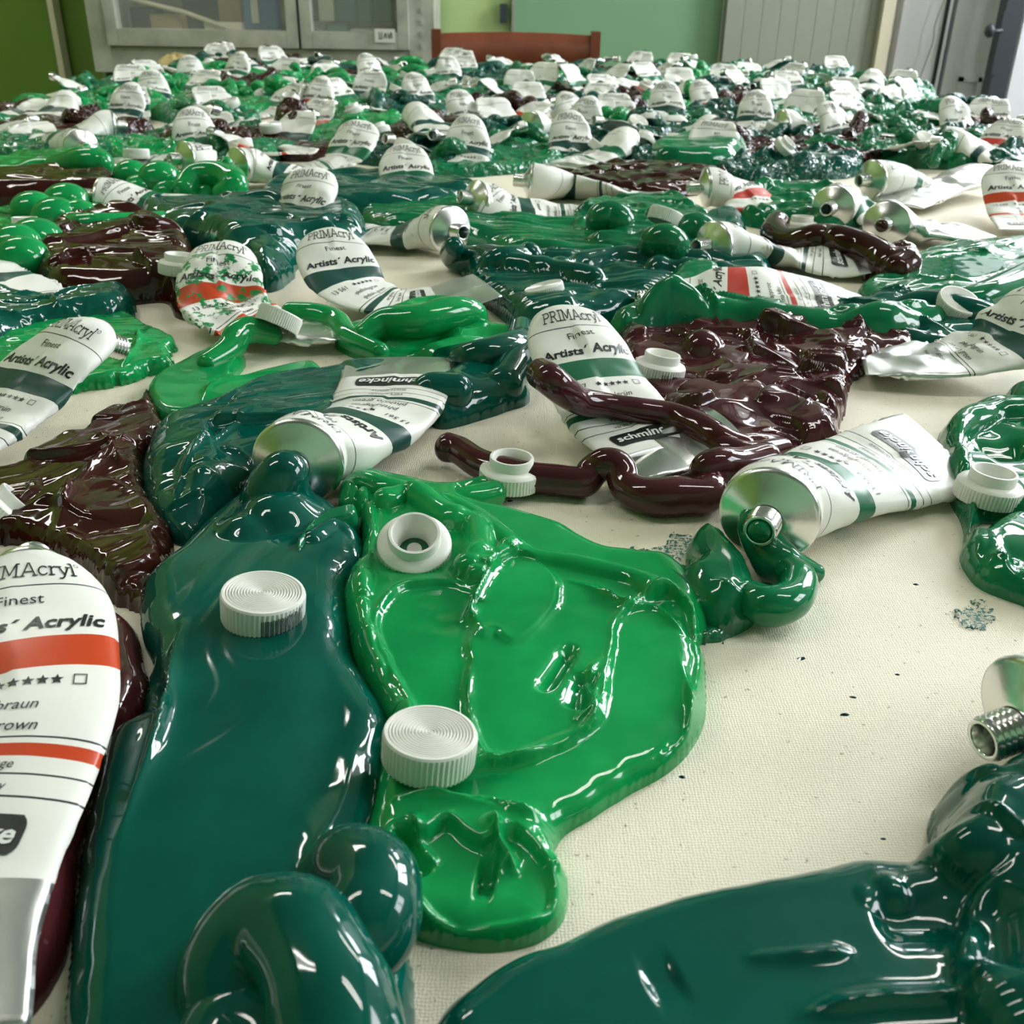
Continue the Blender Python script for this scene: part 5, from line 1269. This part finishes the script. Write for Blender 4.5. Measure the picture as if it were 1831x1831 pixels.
# colours follow the photo: more bright green at left, dark teal and brown mixed toward the right
def pick(x):
    r = rnd.random(); t = (x+.65)/1.35
    if r < .14: return 'brown'
    if r < .14+.42*(1-t): return 'bright'
    return 'emerald' if rnd.random() < .52 else 'teal'
CN = {'brown': 'dark brown', 'bright': 'bright green', 'emerald': 'mid green', 'teal': 'dark teal'}
heaps = [q for q in heaps if not (math.hypot(q[0]-at(520, 222).x, q[1]-at(520, 222).y+.03) < .07)]
heaps.sort(key=lambda q: (row_word(q[1]), q[0]))
for k, (x, y) in enumerate(heaps):
    if y > TY1-.03: continue
    m = pick(x); r0 = rnd.uniform(.048, .078); nn = 9; ph = rnd.uniform(0, 6.28); st_ = rnd.uniform(.75, 1.5); an = rnd.uniform(-.5, .5)
    out = []
    for i in range(nn):
        a = 2*math.pi*i/nn; r = r0*rnd.uniform(.70, 1.2); u, v = r*math.cos(a)*st_, r*math.sin(a)*.8
        out.append((min(max(x+u*math.cos(an)-v*math.sin(an), TX0+.004), TX1-.004), min(y+u*math.sin(an)+v*math.cos(an), TY1-.004)))
    p = Paint(); T = rnd.uniform(.009, .018)
    wr = x > .0 or rnd.random() < .3
    p.field(out, T, T*.9, res=.0022, wav=(.006, .028), facets=(.018, .0022, .28 if x > .1 else .18) if wr else None, creases=(8, .002, .004, .03), rag=.002, seed=200+k*3, world=True)
    for _ in range(rnd.choice((0, 1, 1, 2))):
        a = rnd.uniform(0, 6.28); pts = []; cx, cy = x+rnd.uniform(-.02, .02), y+rnd.uniform(-.02, .02); L = rnd.randint(4, 6)
        for i in range(L):
            pts.append((cx, cy, T+rnd.uniform(-.002, .012) if 0 < i < L-1 else T*.6)); a += rnd.uniform(-1.1, 1.1); cx += .017*math.cos(a); cy += .012*math.sin(a)
        if all(TX0 < q[0] < TX1 and q[1] < TY1 for q in pts): p.rope(pts, [rnd.uniform(.005, .009) for _ in pts], n=10, per=5, world=True, seed=k)
    if rnd.random() < .35:
        for _ in range(3): p.blobm((x+rnd.uniform(-.025, .025), y+rnd.uniform(-.02, .02), T+.003), rnd.uniform(.007, .012), world=True)
    px, py = to_px(x, y, .01)
    p.done('paint_heap', m+'_r', uniq('%s paint heap, %s, %s' % (CN[m], row_word(y), place_word(px))), 'paint', 'paint heaps in the far field')

# tube prototypes at the origin, heading along +y from tail to neck
def proto(kind, band, seed, mat=None):
    e = empty('proto_holder') if False else None
    z = .016
    if kind == 'hump':      # neck away, label facing back, head raised
        sp = [(0, .029, .0315, .009), (0, .024, .032, .0085), (0, .013, .024, .007), (.004, -.012, .008, .004), (.008, -.035, .005, .002), (.010, -.055, .003, .001)]
    elif kind == 'tall':    # head bent back over
        sp = [(0, .023, .037, .010), (0, .018, .0375, .009), (.001, .010, .031, .008), (.003, .001, .019, .006), (.004, -.014, .010, .004), (.006, -.036, .005, .002), (.006, -.05, .003, .001)]
    elif kind == 'lying':
        sp = [(0, .052, .016, .0148), (0, .042, .016, .0140), (.003, .02, .010, .008), (0, -.005, .007, .0045), (-.004, -.03, .006, .003), (0, -.055, .004, .001)]
    else:                   # 'curled'
        sp = [(0, .03, .019, .0148), (0, .02, .018, .0135), (.004, .0, .011, .008), (.010, -.02, .007, .004), (.022, -.034, .010, .002), (.036, -.036, .016, .001)]
    o = tube('x', sp, band, mat, seed=seed, crumple=.0026, world=True, res=(34, 30), text=1 if kind in ('hump', 'tall') else 0, cap_len=110, dome=(.42, .032))
    return o
PROTO = {}
for kd in ('hump', 'tall', 'lying', 'curled'):
    for bnd in ('teal', 'green', 'orange', 'teal ', 'green '):
        PROTO[kd, bnd] = proto(kd, bnd.strip(), len(PROTO)*7+100)
offs = {k: o.location.copy() for k, o in PROTO.items()}
fresh = set(PROTO)
BW = {'teal': 'dark teal-banded', 'green': 'green-banded', 'orange': 'orange-banded'}
KW = {'hump': 'paint tube, label hump up', 'tall': 'paint tube, head bent up', 'lying': 'paint tube, cone end', 'curled': 'curled paint tube'}
tubes = []
trows = [1.03, 1.10, 1.19, 1.28, 1.37, 1.46, 1.55, 1.64, 1.73, 1.82, 1.91, 1.99]
for ri, y in enumerate(trows):
    n = 11
    for k in range(n):
        x = TX0+.05+(TX1-TX0-.10)*(k+.5)/n+rnd.uniform(-.035, .035); yy = y+rnd.uniform(-.035, .035)
        kd = rnd.choice(('hump', 'hump', 'tall', 'lying', 'lying', 'curled')); b = rnd.choice(('teal', 'teal ', 'green', 'green ', 'teal', 'orange' if rnd.random() < .55 else 'green'))
        rz = {'hump': rnd.gauss(0, .7), 'tall': rnd.gauss(0, .8), 'lying': rnd.uniform(0, 6.28), 'curled': rnd.uniform(0, 6.28)}[kd]
        tubes.append((x, yy, kd, b, rz))
tubes = [q for q in tubes if min(math.hypot((q[0]-m[0]), (q[1]-m[1]+.02)*.8) for m in MARKS) > .048]
tubes.sort(key=lambda q: (row_word(q[1]), q[0]))
for (x, y, kd, b, rz) in tubes:
    if y > TY1-.05: y = TY1-.055
    x = min(max(x, lx(y)+.055), TX1-.06)
    src = PROTO[kd, b]
    if (kd, b) in fresh: o = src; fresh.discard((kd, b))
    else: o = copy_tree(src)
    z = max(gz(x, y)*.8, min(gz(x, y+.03), gz(x, y-.03)))
    o.location = (x, y, rnd.uniform(0, .004) if kd in ('hump', 'tall') else z*.6); o.rotation_euler = ((0.02 if kd in ('hump', 'tall') else rnd.uniform(0, .2)), (0 if kd in ('hump', 'tall') else rnd.uniform(-.22, .22)), rz)
    if kd in ('hump', 'tall'): o.scale = (rnd.uniform(1, 1.12),)*3
    px, py = to_px(x, y, .02)
    tag(o, uniq('%s %s, %s, %s' % (BW[b.strip()], KW[kd], row_word(y), place_word(px))), 'paint tube', 'paint tubes in the far field')
for k in list(fresh):
    for c_ in list(PROTO[k].children): bpy.data.objects.remove(c_)
    bpy.data.objects.remove(PROTO[k])
# caps in the far field
cp = []
for kd in ('top', 'open'):
    V = []; F = []
    o = cap('x', 900, 300, kd, z=0); cp.append(o)
caps_ = []
for ri, y in enumerate(np.arange(1.0, 1.98, .075)):
    for k in range(5):
        caps_.append((TX0+.05+(TX1-TX0-.1)*(k+rnd.random())/6, y+rnd.uniform(-.03, .03)))
caps_.sort(key=lambda q: (row_word(q[1]), q[0])); firsts = {0, 1}
for (x, y) in caps_:
    x = max(x, lx(y)+.03)
    kd = rnd.choice((0, 1)); o = cp[kd] if kd in firsts else copy_tree(cp[kd]); firsts.discard(kd)
    o.location = (x, y, gz(x, y)-.001+rnd.uniform(0, .004)); o.rotation_euler = (rnd.uniform(-.5, .7), rnd.uniform(-.6, .6), rnd.uniform(0, 6))
    px, py = to_px(x, y, .02)
    tag(o, uniq('white %s, %s, %s' % ('ringed screw cap' if kd == 0 else 'upturned screw cap', row_word(y), place_word(px))), 'cap', 'white caps in the far field')
